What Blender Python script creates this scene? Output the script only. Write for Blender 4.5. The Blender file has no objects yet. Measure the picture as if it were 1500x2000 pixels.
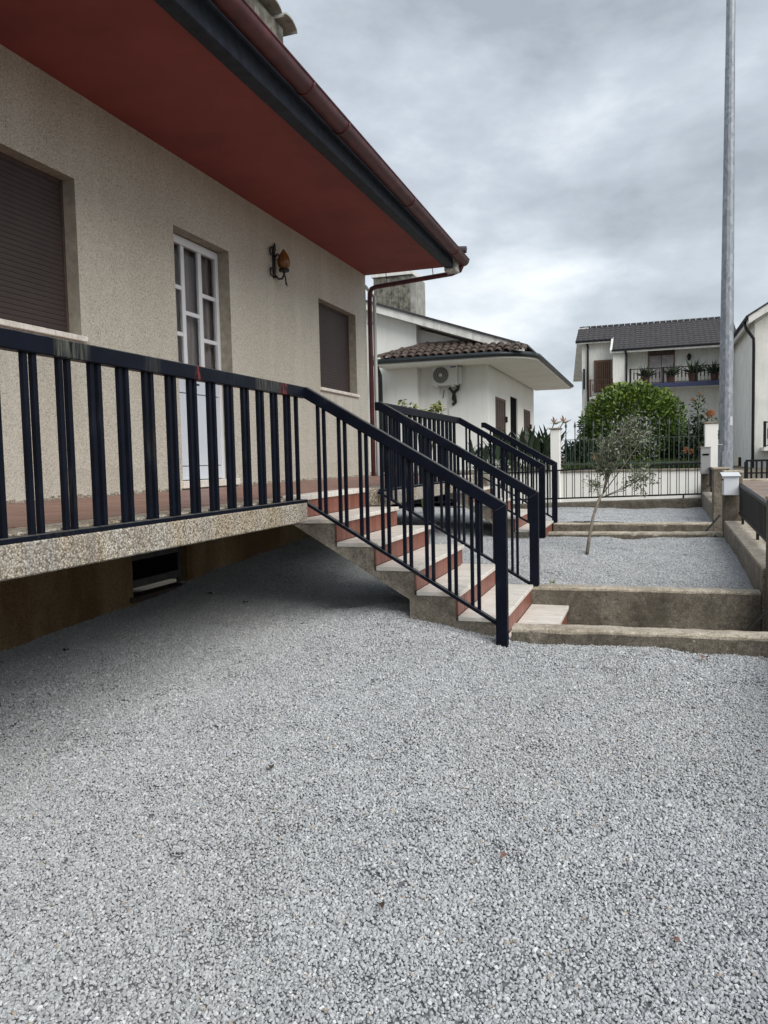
import bpy, bmesh, math, random
from mathutils import Vector, Matrix, noise as mnoise
random.seed(7)
sc = bpy.context.scene
rad = math.radians

# ------------------------------------------------------------------ camera
cd = bpy.data.cameras.new('camera')
cam = bpy.data.objects.new('camera', cd)
sc.collection.objects.link(cam)
R_ = Vector((0.9458709, 0.32379447, -0.02203139)); U_ = Vector((-0.0008737, 0.07042457, 0.99751673)); F_ = Vector((-0.32454195, 0.94350279, -0.06689545))
cam.matrix_world = Matrix(((R_.x, U_.x, -F_.x, 0), (R_.y, U_.y, -F_.y, 0), (R_.z, U_.z, -F_.z, 0.2295), (0, 0, 0, 1)))
cd.sensor_fit = 'VERTICAL'; cd.sensor_height = 36.0; cd.lens = 36.0 * 1501.2 / 2000.0
cd.clip_start = 0.05; cd.clip_end = 5000
sc.camera = cam
sc.render.resolution_x = 768; sc.render.resolution_y = 1024

# ------------------------------------------------------------------ world: overcast sky
SUN_EL, SUN_AZ = rad(42), rad(128)          # azimuth clockwise from +Y (north)
wd = bpy.data.worlds.new('World'); sc.world = wd; wd.use_nodes = True
nt = wd.node_tree; nt.nodes.clear()
def wn(t, **k):
    n = nt.nodes.new(t)
    for a, b in k.items(): setattr(n, a, b)
    return n
L = nt.links.new
out = wn('ShaderNodeOutputWorld'); bg = wn('ShaderNodeBackground'); bgc = wn('ShaderNodeBackground'); mixs = wn('ShaderNodeMixShader')
sky = wn('ShaderNodeTexSky', sky_type='NISHITA', sun_disc=False); sky.sun_elevation = SUN_EL; sky.sun_rotation = SUN_AZ
sky.air_density = 1.3; sky.dust_density = 2.0
bg.inputs['Strength'].default_value = 0.10
L(sky.outputs[0], bg.inputs[0])
tc = wn('ShaderNodeTexCoord'); sep = wn('ShaderNodeSeparateXYZ'); L(tc.outputs['Generated'], sep.inputs[0])
def wm(op, a, b=None):
    n = wn('ShaderNodeMath', operation=op)
    for i, v in enumerate((a, b)):
        if v is None: continue
        if isinstance(v, (int, float)): n.inputs[i].default_value = v
        else: L(v, n.inputs[i])
    return n.outputs[0]
cmb = wn('ShaderNodeCombineXYZ'); L(wm('ADD', sep.outputs[0], 21.7), cmb.inputs[0]); L(sep.outputs[1], cmb.inputs[1]); L(wm('MULTIPLY', sep.outputs[2], 2.1), cmb.inputs[2])
n1 = wn('ShaderNodeTexNoise'); n1.inputs['Scale'].default_value = 3.4; n1.inputs['Detail'].default_value = 8; n1.inputs['Roughness'].default_value = 0.56; n1.inputs['Distortion'].default_value = 0.12
L(cmb.outputs[0], n1.inputs['Vector'])
n2 = wn('ShaderNodeTexNoise'); n2.inputs['Scale'].default_value = 1.5; n2.inputs['Detail'].default_value = 3
L(cmb.outputs[0], n2.inputs['Vector'])
mixv = wm('ADD', wm('MULTIPLY', n1.outputs[0], 0.66), wm('MULTIPLY', n2.outputs[0], 0.34))
cr = wn('ShaderNodeValToRGB'); e = cr.color_ramp.elements
e[0].position = 0.38; e[0].color = (0.225, 0.25, 0.28, 1); e[1].position = 0.64; e[1].color = (0.56, 0.586, 0.607, 1)
m_ = e.new(0.5); m_.color = (0.335, 0.369, 0.408, 1)
L(mixv, cr.inputs[0]); L(cr.outputs[0], bgc.inputs[0]); bgc.inputs[1].default_value = 1.0
mixs.inputs[0].default_value = 0.93
L(bg.outputs[0], mixs.inputs[1]); L(bgc.outputs[0], mixs.inputs[2]); L(mixs.outputs[0], out.inputs[0])

# ------------------------------------------------------------------ sun (veiled by cloud)
sd = bpy.data.lights.new('sun', 'SUN'); sd.energy = 1.5; sd.angle = rad(45); sd.color = (1.0, 0.965, 0.91)
so = bpy.data.objects.new('sun', sd); sc.collection.objects.link(so)
sdir = Vector((math.sin(SUN_AZ) * math.cos(SUN_EL), math.cos(SUN_AZ) * math.cos(SUN_EL), math.sin(SUN_EL)))
so.rotation_euler = sdir.to_track_quat('Z', 'Y').to_euler(); so.location = (20, -10, 30)

# ------------------------------------------------------------------ exposure
sc.view_settings.view_transform = 'Standard'; sc.view_settings.look = 'None'
sc.view_settings.exposure = 0.92; sc.view_settings.gamma = 1.0; sc.view_settings.use_curve_mapping = False

sc.cycles.max_bounces = 6; sc.cycles.diffuse_bounces = 3; sc.cycles.glossy_bounces = 2; sc.cycles.transmission_bounces = 4

# ================================================================== materials
def newmat(name):
    m = bpy.data.materials.new(name); m.use_nodes = True
    return m, m.node_tree, m.node_tree.nodes['Principled BSDF']
def N(t, typ, **k):
    n = t.nodes.new(typ)
    for a, b in k.items():
        if a in n.inputs: n.inputs[a].default_value = b
        else: setattr(n, a, b)
    return n
def pos(t): return N(t, 'ShaderNodeNewGeometry').outputs['Position']
def scaled(t, v, s):
    n = N(t, 'ShaderNodeVectorMath', operation='MULTIPLY'); t.links.new(v, n.inputs[0]); n.inputs[1].default_value = s
    return n.outputs[0]
def nz(t, v, scale, detail=4, rough=0.55, dist=0.0):
    n = N(t, 'ShaderNodeTexNoise'); n.inputs['Scale'].default_value = scale; n.inputs['Detail'].default_value = detail
    n.inputs['Roughness'].default_value = rough; n.inputs['Distortion'].default_value = dist
    t.links.new(v, n.inputs['Vector']); return n.outputs[0]
def ramp(t, f, stops):
    n = N(t, 'ShaderNodeValToRGB'); els = n.color_ramp.elements
    while len(els) < len(stops): els.new(0.5)
    for el, (p, c) in zip(els, stops):
        el.position = p; el.color = (*c, 1) if not isinstance(c, (int, float)) else (c, c, c, 1)
    t.links.new(f, n.inputs[0]); return n.outputs[0]
def mixc(t, f, a, b, mode='MIX'):
    n = N(t, 'ShaderNodeMix', data_type='RGBA', blend_type=mode)
    for i, v in ((0, f), (6, a), (7, b)):
        if isinstance(v, (int, float)): n.inputs[i].default_value = v
        elif isinstance(v, tuple): n.inputs[i].default_value = (*v, 1)
        else: t.links.new(v, n.inputs[i])
    return n.outputs[2]
def bump(t, b, h, strength, dist, prev=None):
    n = N(t, 'ShaderNodeBump'); n.inputs['Strength'].default_value = strength; n.inputs['Distance'].default_value = dist
    t.links.new(h, n.inputs['Height'])
    if prev is not None: t.links.new(prev, n.inputs['Normal'])
    t.links.new(n.outputs[0], b.inputs['Normal']); return n.outputs[0]
def setc(t, b, c): t.links.new(c, b.inputs['Base Color']) if not isinstance(c, tuple) else setattr(b.inputs['Base Color'], 'default_value', (*c, 1))

def m_plain(name, c, var=0.12, scale=6, rough=0.6, metal=0.0, bs=0.0, bscale=60, streak=None, spec=0.5):
    m, t, b = newmat(name); p = pos(t); b.inputs['Specular IOR Level'].default_value = spec
    lo = tuple(x * (1 - var) for x in c); hi = tuple(min(1, x * (1 + var)) for x in c)
    col = ramp(t, nz(t, p, scale, 5, 0.6), [(0.3, lo), (0.7, hi)])
    if streak:
        sc_, amt = streak
        f = ramp(t, nz(t, scaled(t, p, (9, 9, 0.7)), 1.0, 4, 0.6), [(0.5, 0.0), (0.72, amt)])
        col = mixc(t, f, col, sc_)
    setc(t, b, col); b.inputs['Roughness'].default_value = rough; b.inputs['Metallic'].default_value = metal
    if bs: bump(t, b, nz(t, p, bscale, 4, 0.6), bs, 0.004)
    return m
def m_pebble(name, cols, cell, bs, dist, patch=None, stain=None, mortar=None, rough=0.85, streaks=None):
    m, t, b = newmat(name); p = pos(t)
    v = N(t, 'ShaderNodeTexVoronoi'); v.inputs['Scale'].default_value = cell; t.links.new(p, v.inputs['Vector'])
    sepc = N(t, 'ShaderNodeSeparateColor'); t.links.new(v.outputs['Color'], sepc.inputs[0])
    k = len(cols); col = ramp(t, sepc.outputs[0], [(i / (k - 1), c) for i, c in enumerate(cols)])
    if mortar:
        f = ramp(t, v.outputs['Distance'], [(0.45, 0.0), (0.75, 0.8)]); col = mixc(t, f, col, mortar)
    if patch:
        f = ramp(t, nz(t, scaled(t, p, (1, 1, 0.35)), patch[1], 4, 0.6), [(0.40, 0.0), (0.58, patch[2])]); col = mixc(t, f, col, patch[0], 'MULTIPLY')
    if stain:
        f = ramp(t, nz(t, scaled(t, p, (6, 6, 0.5)), stain[1], 5, 0.65), [(0.5, 0.0), (0.75, stain[2])]); col = mixc(t, f, col, stain[0])
    if streaks:
        sx = N(t, 'ShaderNodeSeparateXYZ'); t.links.new(p, sx.inputs[0])
        sn_ = nz(t, scaled(t, p, (1, 16, 0.8)), 1.0, 4, 0.6)
        def mul(*xs):
            o = xs[0]
            for x in xs[1:]:
                n_ = N(t, 'ShaderNodeMath', operation='MULTIPLY'); t.links.new(o, n_.inputs[0]); t.links.new(x, n_.inputs[1]); o = n_.outputs[0]
            return o
        def rng(v, a, b_):
            n_ = N(t, 'ShaderNodeMapRange'); n_.inputs[1].default_value = a; n_.inputs[2].default_value = b_; t.links.new(v, n_.inputs[0]); return n_.outputs[0]
        for (y0, y1, z1, ln, amt, cc) in streaks:
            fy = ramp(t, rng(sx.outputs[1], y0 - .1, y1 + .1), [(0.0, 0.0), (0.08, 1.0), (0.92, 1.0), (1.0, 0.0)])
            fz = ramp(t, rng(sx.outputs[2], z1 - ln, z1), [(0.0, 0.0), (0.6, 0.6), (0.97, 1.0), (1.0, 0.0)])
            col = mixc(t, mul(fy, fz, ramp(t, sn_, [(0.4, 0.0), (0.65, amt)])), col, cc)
    setc(t, b, col); b.inputs['Roughness'].default_value = rough
    inv = ramp(t, v.outputs['Distance'], [(0.0, 1.0), (0.8, 0.0)])
    pb = bump(t, b, inv, bs, dist)
    bump(t, b, nz(t, p, cell * 0.7, 3, 0.6), bs * 0.5, dist, pb)
    return m

MAT = {}
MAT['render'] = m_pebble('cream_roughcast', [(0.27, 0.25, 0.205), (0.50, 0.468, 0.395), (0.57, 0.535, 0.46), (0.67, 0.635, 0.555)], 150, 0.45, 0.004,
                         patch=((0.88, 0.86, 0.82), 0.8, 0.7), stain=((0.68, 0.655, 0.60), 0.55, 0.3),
                         streaks=[(9.3, 10.65, 1.17, 1.0, 0.6, (0.66, 0.645, 0.60)), (3.2, 4.85, 1.17, 0.9, 0.5, (0.36, 0.33, 0.27)), (-2, 11.1, 0.22, 0.22, 0.5, (0.34, 0.30, 0.24)), (-2, 11.1, 3.03, 0.5, 0.35, (0.36, 0.34, 0.29)), (8.6, 9.3, 3.03, 1.2, 0.5, (0.62, 0.6, 0.55))])  # vertical streaks below sills and soffit and above the floor, some paler, some darker
MAT['reveal'] = m_plain('cream_plaster', (0.33, 0.305, 0.25), 0.25, 14, 0.9, bs=0.5, bscale=90)
MAT['agg'] = m_pebble('exposed_aggregate', [(0.06, 0.052, 0.046), (0.35, 0.31, 0.245), (0.5, 0.465, 0.40), (0.72, 0.69, 0.63), (0.22, 0.205, 0.19)], 125, 0.5, 0.004,
                      patch=((0.84, 0.74, 0.60), 4.2, 0.85), stain=((0.15, 0.14, 0.14), 1.3, 0.7), mortar=(0.20, 0.165, 0.12))
MAT['base_wall'] = m_pebble('ochre_basement_render', [(0.22, 0.155, 0.075), (0.34, 0.24, 0.115), (0.42, 0.305, 0.16)], 120, 0.5, 0.005, patch=((0.4, 0.28, 0.2), 1.1, 0.8))
MAT['soffit'] = m_plain('red_soffit_paint', (0.235, 0.047, 0.040), 0.2, 1.6, 0.75, bs=0.15, bscale=40)
MAT['fascia'] = m_plain('black_fascia_paint', (0.014, 0.019, 0.029), 0.5, 12, 0.6, bs=0.3, bscale=70, spec=0.25)
MAT['gutter'] = m_plain('oxblood_gutter_metal', (0.085, 0.02, 0.023), 0.45, 7, 0.5, bs=0.1, bscale=20)
MAT['eaveend'] = m_plain('flaking_white_paint', (0.55, 0.55, 0.52), 0.5, 16, 0.8, bs=0.4, bscale=60, streak=((0.05, 0.05, 0.05), 0.8))
MAT['shutter'] = m_plain('brown_shutter_plastic', (0.056, 0.041, 0.038), 0.12, 3, 0.6, spec=0.3)
MAT['alu'] = m_plain('white_aluminium', (0.72, 0.73, 0.75), 0.05, 4, 0.35)
MAT['panel'] = m_plain('pale_door_panel', (0.62, 0.66, 0.72), 0.04, 3, 0.3)
MAT['marble'] = None
def m_marble():
    m, t, b = newmat('white_marble'); p = pos(t)
    f = nz(t, scaled(t, p, (3, 22, 10)), 1.0, 6, 0.65, 1.2)
    col = ramp(t, f, [(0.3, (0.53, 0.46, 0.38)), (0.45, (0.75, 0.69, 0.61)), (0.6, (0.84, 0.80, 0.74)), (0.75, (0.66, 0.61, 0.555))])
    d = ramp(t, nz(t, p, 9, 6, 0.7), [(0.52, 0.0), (0.75, 0.55)])
    col = mixc(t, d, col, (0.36, 0.31, 0.24))
    setc(t, b, col); b.inputs['Roughness'].default_value = 0.35; bump(t, b, nz(t, p, 40, 4), 0.08, 0.003); return m
MAT['marble'] = m_marble()
def m_tile(name, c1, c2, dirt):
    m, t, b = newmat(name); p = pos(t)
    oi = N(t, 'ShaderNodeObjectInfo')
    col = ramp(t, oi.outputs['Random'], [(0.0, c1), (1.0, c2)])
    col = mixc(t, ramp(t, nz(t, p, 30, 5, 0.7), [(0.45, 0.0), (0.75, 0.6)]), col, dirt)
    setc(t, b, col); b.inputs['Roughness'].default_value = 0.45; bump(t, b, nz(t, p, 120, 3), 0.15, 0.002); return m
MAT['riser'] = m_tile('terracotta_riser_tile', (0.18, 0.058, 0.037), (0.26, 0.095, 0.064), (0.12, 0.05, 0.04))
MAT['floor'] = m_tile('brown_floor_tile', (0.20, 0.10, 0.075), (0.27, 0.14, 0.105), (0.14, 0.085, 0.068))
def m_conc(name, a, b_, c, sscale=3.0, algae=(0.045, 0.042, 0.025), am=0.7):
    m, t, b = newmat(name); p = pos(t)
    col = ramp(t, nz(t, p, sscale, 7, 0.65), [(0.28, a), (0.5, b_), (0.74, c)])
    md = nz(t, p, 26, 5, 0.75); col = mixc(t, ramp(t, md, [(0.3, 0.75), (0.5, 0.0)]), col, tuple(x * 0.5 for x in a)); col = mixc(t, ramp(t, md, [(0.55, 0.0), (0.72, 0.55)]), col, tuple(min(1, x * 1.35) for x in c))
    sp = nz(t, p, 85, 3, 0.75); col = mixc(t, ramp(t, sp, [(0.36, 0.7), (0.5, 0.0)]), col, tuple(x * 0.35 for x in a))
    sp2 = nz(t, p, 55, 3, 0.7); col = mixc(t, ramp(t, sp2, [(0.6, 0.0), (0.74, 0.6)]), col, tuple(min(1, x * 1.7) for x in c))
    f = ramp(t, nz(t, scaled(t, p, (2.2, 2.2, 1.0)), 1.6, 6, 0.7, 0.6), [(0.48, 0.0), (0.7, am)]); col = mixc(t, f, col, algae)
    setc(t, b, col); b.inputs['Roughness'].default_value = 0.92
    pb = bump(t, b, nz(t, p, 110, 4, 0.7), 0.6, 0.006); bump(t, b, nz(t, p, 9, 5, 0.6), 0.35, 0.02, pb)
    return m
MAT['conc'] = m_conc('weathered_concrete', (0.10, 0.086, 0.067), (0.17, 0.148, 0.116), (0.27, 0.24, 0.19), sscale=5, algae=(0.055, 0.047, 0.034), am=0.8)
MAT['conc_stair'] = m_conc('stair_concrete', (0.18, 0.158, 0.123), (0.28, 0.247, 0.198), (0.38, 0.34, 0.28), sscale=4, algae=(0.105, 0.088, 0.064), am=0.65)
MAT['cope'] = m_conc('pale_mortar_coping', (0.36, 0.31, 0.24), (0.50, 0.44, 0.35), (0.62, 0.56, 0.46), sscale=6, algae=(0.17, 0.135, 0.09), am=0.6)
MAT['path'] = m_conc('path_concrete', (0.18, 0.16, 0.13), (0.26, 0.23, 0.19), (0.34, 0.31, 0.26))
def m_rail(name, worn=False):
    m, t, b = newmat(name); p = pos(t)
    col = ramp(t, nz(t, p, 7, 5, 0.6), [(0.3, (0.0035, 0.0048, 0.009)), (0.7, (0.007, 0.0095, 0.019))])
    zone = ramp(t, nz(t, p, 2.6, 2, 0.5), [(0.60, 0.0), (0.68, 0.3)])
    stk = ramp(t, nz(t, scaled(t, p, (60, 60, 5)), 1.0, 3, 0.6), [(0.45, 0.0), (0.7, 1.0)])
    mul = N(t, 'ShaderNodeMath', operation='MULTIPLY'); t.links.new(zone, mul.inputs[0]); t.links.new(stk, mul.inputs[1])
    col = mixc(t, mul.outputs[0], col, (0.075, 0.08, 0.072))
    red = ramp(t, nz(t, p, 9.5, 5, 0.65, 0.4), [(0.715, 0.0), (0.73, 1.0)])
    col = mixc(t, red, col, (0.33, 0.07, 0.06))
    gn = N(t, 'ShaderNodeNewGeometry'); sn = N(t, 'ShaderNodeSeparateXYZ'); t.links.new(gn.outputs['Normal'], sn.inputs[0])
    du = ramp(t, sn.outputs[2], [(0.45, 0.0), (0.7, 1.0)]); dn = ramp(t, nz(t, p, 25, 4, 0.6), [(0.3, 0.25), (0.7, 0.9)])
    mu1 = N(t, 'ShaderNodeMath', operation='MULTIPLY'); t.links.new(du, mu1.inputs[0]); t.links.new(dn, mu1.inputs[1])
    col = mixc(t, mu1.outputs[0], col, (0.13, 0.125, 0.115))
    if worn:
        sx = N(t, 'ShaderNodeSeparateXYZ'); t.links.new(p, sx.inputs[0])
        mr = N(t, 'ShaderNodeMapRange'); mr.inputs[1].default_value = 2.0; mr.inputs[2].default_value = 5.0; t.links.new(sx.outputs[1], mr.inputs[0])
        def band(stops): return ramp(t, mr.outputs[0], stops)
        fade = band([(0.118, 0.0), (0.126, 1.0), (0.178, 0.9), (0.186, 0.0), (0.30, 0.0), (0.31, 0.5), (0.335, 0.4), (0.345, 0.0), (0.64, 0.0), (0.65, 0.8), (0.735, 0.7), (0.75, 0.0)])
        st2 = ramp(t, nz(t, scaled(t, p, (1, 70, 9)), 1.0, 3, 0.6), [(0.36, 0.0), (0.66, 0.85)])
        mu2 = N(t, 'ShaderNodeMath', operation='MULTIPLY'); t.links.new(fade, mu2.inputs[0]); t.links.new(st2, mu2.inputs[1])
        col = mixc(t, mu2.outputs[0], col, (0.13, 0.13, 0.105))
        rb_ = band([(0.435, 0.0), (0.441, 1.0), (0.449, 1.0), (0.455, 0.0), (0.742, 0.0), (0.748, 0.8), (0.772, 0.8), (0.78, 0.0)])
        rn_ = ramp(t, nz(t, scaled(t, p, (1, 60, 13)), 1.0, 4, 0.65), [(0.47, 0.0), (0.55, 0.85)])
        mu3 = N(t, 'ShaderNodeMath', operation='MULTIPLY'); t.links.new(rb_, mu3.inputs[0]); t.links.new(rn_, mu3.inputs[1])
        col = mixc(t, mu3.outputs[0], col, (0.21, 0.045, 0.042))
    setc(t, b, col); b.inputs['Roughness'].default_value = 0.45; b.inputs['Specular IOR Level'].default_value = 0.09
    bump(t, b, nz(t, p, 60, 4, 0.6), 0.12, 0.002); return m
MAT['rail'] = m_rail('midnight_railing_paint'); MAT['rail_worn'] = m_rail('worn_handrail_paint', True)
MAT['black'] = m_plain('black_fence_paint', (0.006, 0.0065, 0.008), 0.4, 10, 0.5, spec=0.3)
MAT['white_wall'] = m_plain('white_house_plaster', (0.85, 0.848, 0.81), 0.05, 1.2, 0.9, bs=0.25, bscale=50, streak=((0.6, 0.59, 0.53), 0.3))
MAT['grey_white'] = m_plain('weathered_white_plaster', (0.74, 0.735, 0.69), 0.09, 1.6, 0.9, bs=0.25, bscale=50, streak=((0.45, 0.45, 0.41), 0.4))
MAT['white_trim'] = m_plain('white_trim_paint', (0.74, 0.74, 0.70), 0.15, 5, 0.8, streak=((0.25, 0.25, 0.24), 0.5))
MAT['chim'] = m_plain('moss_blackened_plaster', (0.17, 0.165, 0.135), 0.8, 6, 0.95, bs=0.4, bscale=30, streak=((0.035, 0.035, 0.032), 0.9))
MAT['flue'] = m_plain('stained_grey_plaster', (0.33, 0.33, 0.30), 0.35, 4, 0.95, bs=0.3, bscale=30, streak=((0.12, 0.12, 0.11), 0.7))
MAT['rooft'] = m_plain('brown_clay_roof_tile', (0.085, 0.062, 0.052), 0.5, 9, 0.85, bs=0.4, bscale=50)
MAT['roofd'] = m_plain('charcoal_roof_tile', (0.050, 0.047, 0.050), 0.3, 5, 0.8, bs=0.3, bscale=20)
MAT['roofh'] = m_plain('red_roof_tile', (0.12, 0.07, 0.055), 0.3, 8, 0.85, bs=0.3, bscale=50)
MAT['dgutter'] = m_plain('dark_green_gutter', (0.02, 0.028, 0.032), 0.3, 6, 0.4)
def m_galv():
    m, t, b = newmat('galvanised_steel'); p = pos(t)
    v = N(t, 'ShaderNodeTexVoronoi'); v.inputs['Scale'].default_value = 38; t.links.new(scaled(t, p, (1, 1, 0.45)), v.inputs['Vector'])
    s = N(t, 'ShaderNodeSeparateColor'); t.links.new(v.outputs['Color'], s.inputs[0])
    col = ramp(t, s.outputs[0], [(0.0, (0.21, 0.235, 0.265)), (1.0, (0.36, 0.39, 0.425))])
    col = mixc(t, ramp(t, nz(t, scaled(t, p, (20, 20, 1.2)), 1, 4), [(0.4, 0.0), (0.75, 0.5)]), col, (0.17, 0.19, 0.215))
    setc(t, b, col); b.inputs['Roughness'].default_value = 0.5; b.inputs['Metallic'].default_value = 0.35; return m
MAT['galv'] = m_galv()
MAT['boxwhite'] = m_plain('white_mailbox_paint', (0.68, 0.71, 0.74), 0.06, 6, 0.45)
MAT['boxgrey'] = m_plain('grey_mailbox_metal', (0.36, 0.36, 0.355), 0.06, 5, 0.45, metal=0.2)
MAT['wood'] = m_plain('brown_shutter_wood', (0.075, 0.048, 0.042), 0.3, 9, 0.6)
MAT['frame'] = m_plain('brown_window_frame', (0.12, 0.06, 0.035), 0.2, 9, 0.5)
MAT['void'] = m_plain('dark_interior', (0.006, 0.006, 0.007), 0.2, 4, 0.9, spec=0.05)
MAT['blue'] = m_plain('blue_tile_band', (0.03, 0.038, 0.095), 0.3, 6, 0.4)
MAT['dimframe'] = m_plain('grimy_window_frame', (0.10, 0.10, 0.09), 0.3, 12, 0.8)
MAT['plastic'] = m_plain('ivory_plastic', (0.62, 0.63, 0.60), 0.05, 4, 0.4)
MAT['dplastic'] = m_plain('grey_grille', (0.055, 0.06, 0.062), 0.15, 9, 0.6)
MAT['bluemark'] = m_plain('blue_print', (0.05, 0.08, 0.30), 0.05, 4, 0.4)
MAT['iron'] = m_plain('wrought_iron', (0.011, 0.010, 0.010), 0.3, 20, 0.5)
def m_amber():
    m, t, b = newmat('amber_glass'); p = pos(t)
    setc(t, b, ramp(t, nz(t, scaled(t, p, (40, 40, 6)), 1, 3), [(0.3, (0.13, 0.05, 0.012)), (0.7, (0.24, 0.10, 0.025))]))
    b.inputs['Roughness'].default_value = 0.3; return m
MAT['amber'] = m_amber()
def m_glass():
    m, t, b = newmat('window_glass')
    b.inputs['Base Color'].default_value = (0.9, 0.93, 0.95, 1); b.inputs['Roughness'].default_value = 0.03
    b.inputs['Transmission Weight'].default_value = 1.0; b.inputs['IOR'].default_value = 1.12
    return m
MAT['glass'] = m_glass()
def m_curtain():
    m, t, b = newmat('taupe_curtain'); p = pos(t)
    setc(t, b, ramp(t, nz(t, scaled(t, p, (4, 22, 0.3)), 1, 3), [(0.3, (0.16, 0.13, 0.12)), (0.7, (0.34, 0.29, 0.27))]))
    b.inputs['Roughness'].default_value = 0.95; return m
MAT['curtain'] = m_curtain()
MAT['lace'] = m_plain('grey_lace_curtain', (0.36, 0.34, 0.34), 0.2, 4, 0.95, streak=((0.22, 0.2, 0.2), 0.6))
MAT['road'] = m_conc('brown_paving', (0.20, 0.15, 0.12), (0.27, 0.21, 0.175), (0.33, 0.27, 0.23), algae=(0.15, 0.12, 0.1), am=0.4)
MAT['earth'] = m_plain('dry_earth', (0.12, 0.10, 0.07), 0.3, 0.8, 0.95)
MAT['lawn'] = m_plain('lawn_ground', (0.05, 0.085, 0.025), 0.4, 2.0, 0.95)
MAT['bark'] = m_plain('olive_bark', (0.19, 0.165, 0.135), 0.35, 30, 0.9, bs=0.6, bscale=120)
MAT['bark2'] = m_plain('dark_bark', (0.07, 0.055, 0.04), 0.35, 30, 0.9)
MAT['stem'] = m_plain('green_stem', (0.075, 0.10, 0.04), 0.3, 20, 0.6)
MAT['pot'] = m_plain('terracotta_pot', (0.11, 0.05, 0.036), 0.2, 9, 0.8)
MAT['dry'] = m_plain('dry_leaf', (0.065, 0.04, 0.025), 0.4, 60, 0.8)
MAT['dry2'] = m_plain('red_leaf', (0.20, 0.11, 0.08), 0.3, 60, 0.8)
MAT['orange'] = m_plain('orange_petal', (0.55, 0.26, 0.12), 0.25, 12, 0.6)
MAT['peach'] = m_plain('peach_petal', (0.50, 0.28, 0.16), 0.2, 12, 0.6)
def m_leaf(name, a, b_, c, rough=0.45):
    m, t, b = newmat(name)
    at = N(t, 'ShaderNodeAttribute', attribute_name='tone')
    setc(t, b, ramp(t, at.outputs['Fac'], [(0.0, a), (0.55, b_), (1.0, c)]))
    b.inputs['Roughness'].default_value = rough
    b.inputs['Subsurface Weight'].default_value = 0.0
    return m
MAT['bush'] = m_leaf('laurel_leaf', (0.026, 0.052, 0.010), (0.075, 0.135, 0.016), (0.16, 0.225, 0.028))
MAT['olive'] = m_leaf('olive_leaf', (0.08, 0.10, 0.055), (0.165, 0.19, 0.12), (0.30, 0.325, 0.235), 0.55)
MAT['strel'] = m_leaf('strelitzia_leaf', (0.018, 0.034, 0.018), (0.035, 0.06, 0.032), (0.07, 0.10, 0.06), 0.4)
MAT['shrub'] = m_leaf('dark_shrub_leaf', (0.014, 0.028, 0.012), (0.03, 0.055, 0.02), (0.06, 0.09, 0.035))
MAT['lime'] = m_leaf('lime_leaf', (0.12, 0.15, 0.025), (0.22, 0.25, 0.05), (0.34, 0.34, 0.09))
MAT['grass'] = m_leaf('grass_blade', (0.05, 0.085, 0.018), (0.09, 0.14, 0.03), (0.15, 0.19, 0.055), 0.6)
def m_stone():
    m, t, b = newmat('crushed_granite')
    at = N(t, 'ShaderNodeAttribute', attribute_name='tone')
    tex = N(t, 'ShaderNodeTexCoord').outputs['Object']
    col = ramp(t, at.outputs['Fac'], [(0.0, (0.245, 0.257, 0.27)), (0.25, (0.39, 0.404, 0.418)), (0.7, (0.535, 0.55, 0.565)), (0.93, (0.70, 0.712, 0.72)), (1.0, (0.40, 0.33, 0.25))])
    col = mixc(t, ramp(t, nz(t, tex, 420, 3, 0.7), [(0.3, 0.45), (0.5, 0.0)]), col, (0.19, 0.195, 0.205))
    col = mixc(t, ramp(t, nz(t, pos(t), 0.55, 3, 0.5), [(0.35, 0.0), (0.75, 0.22)]), col, (0.38, 0.36, 0.33))
    setc(t, b, col); b.inputs['Roughness'].default_value = 0.7; return m
MAT['stone'] = m_stone()
MAT['bed'] = m_plain('gravel_dust', (0.16, 0.166, 0.175), 0.4, 60, 0.95, bs=0.8, bscale=90)

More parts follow.
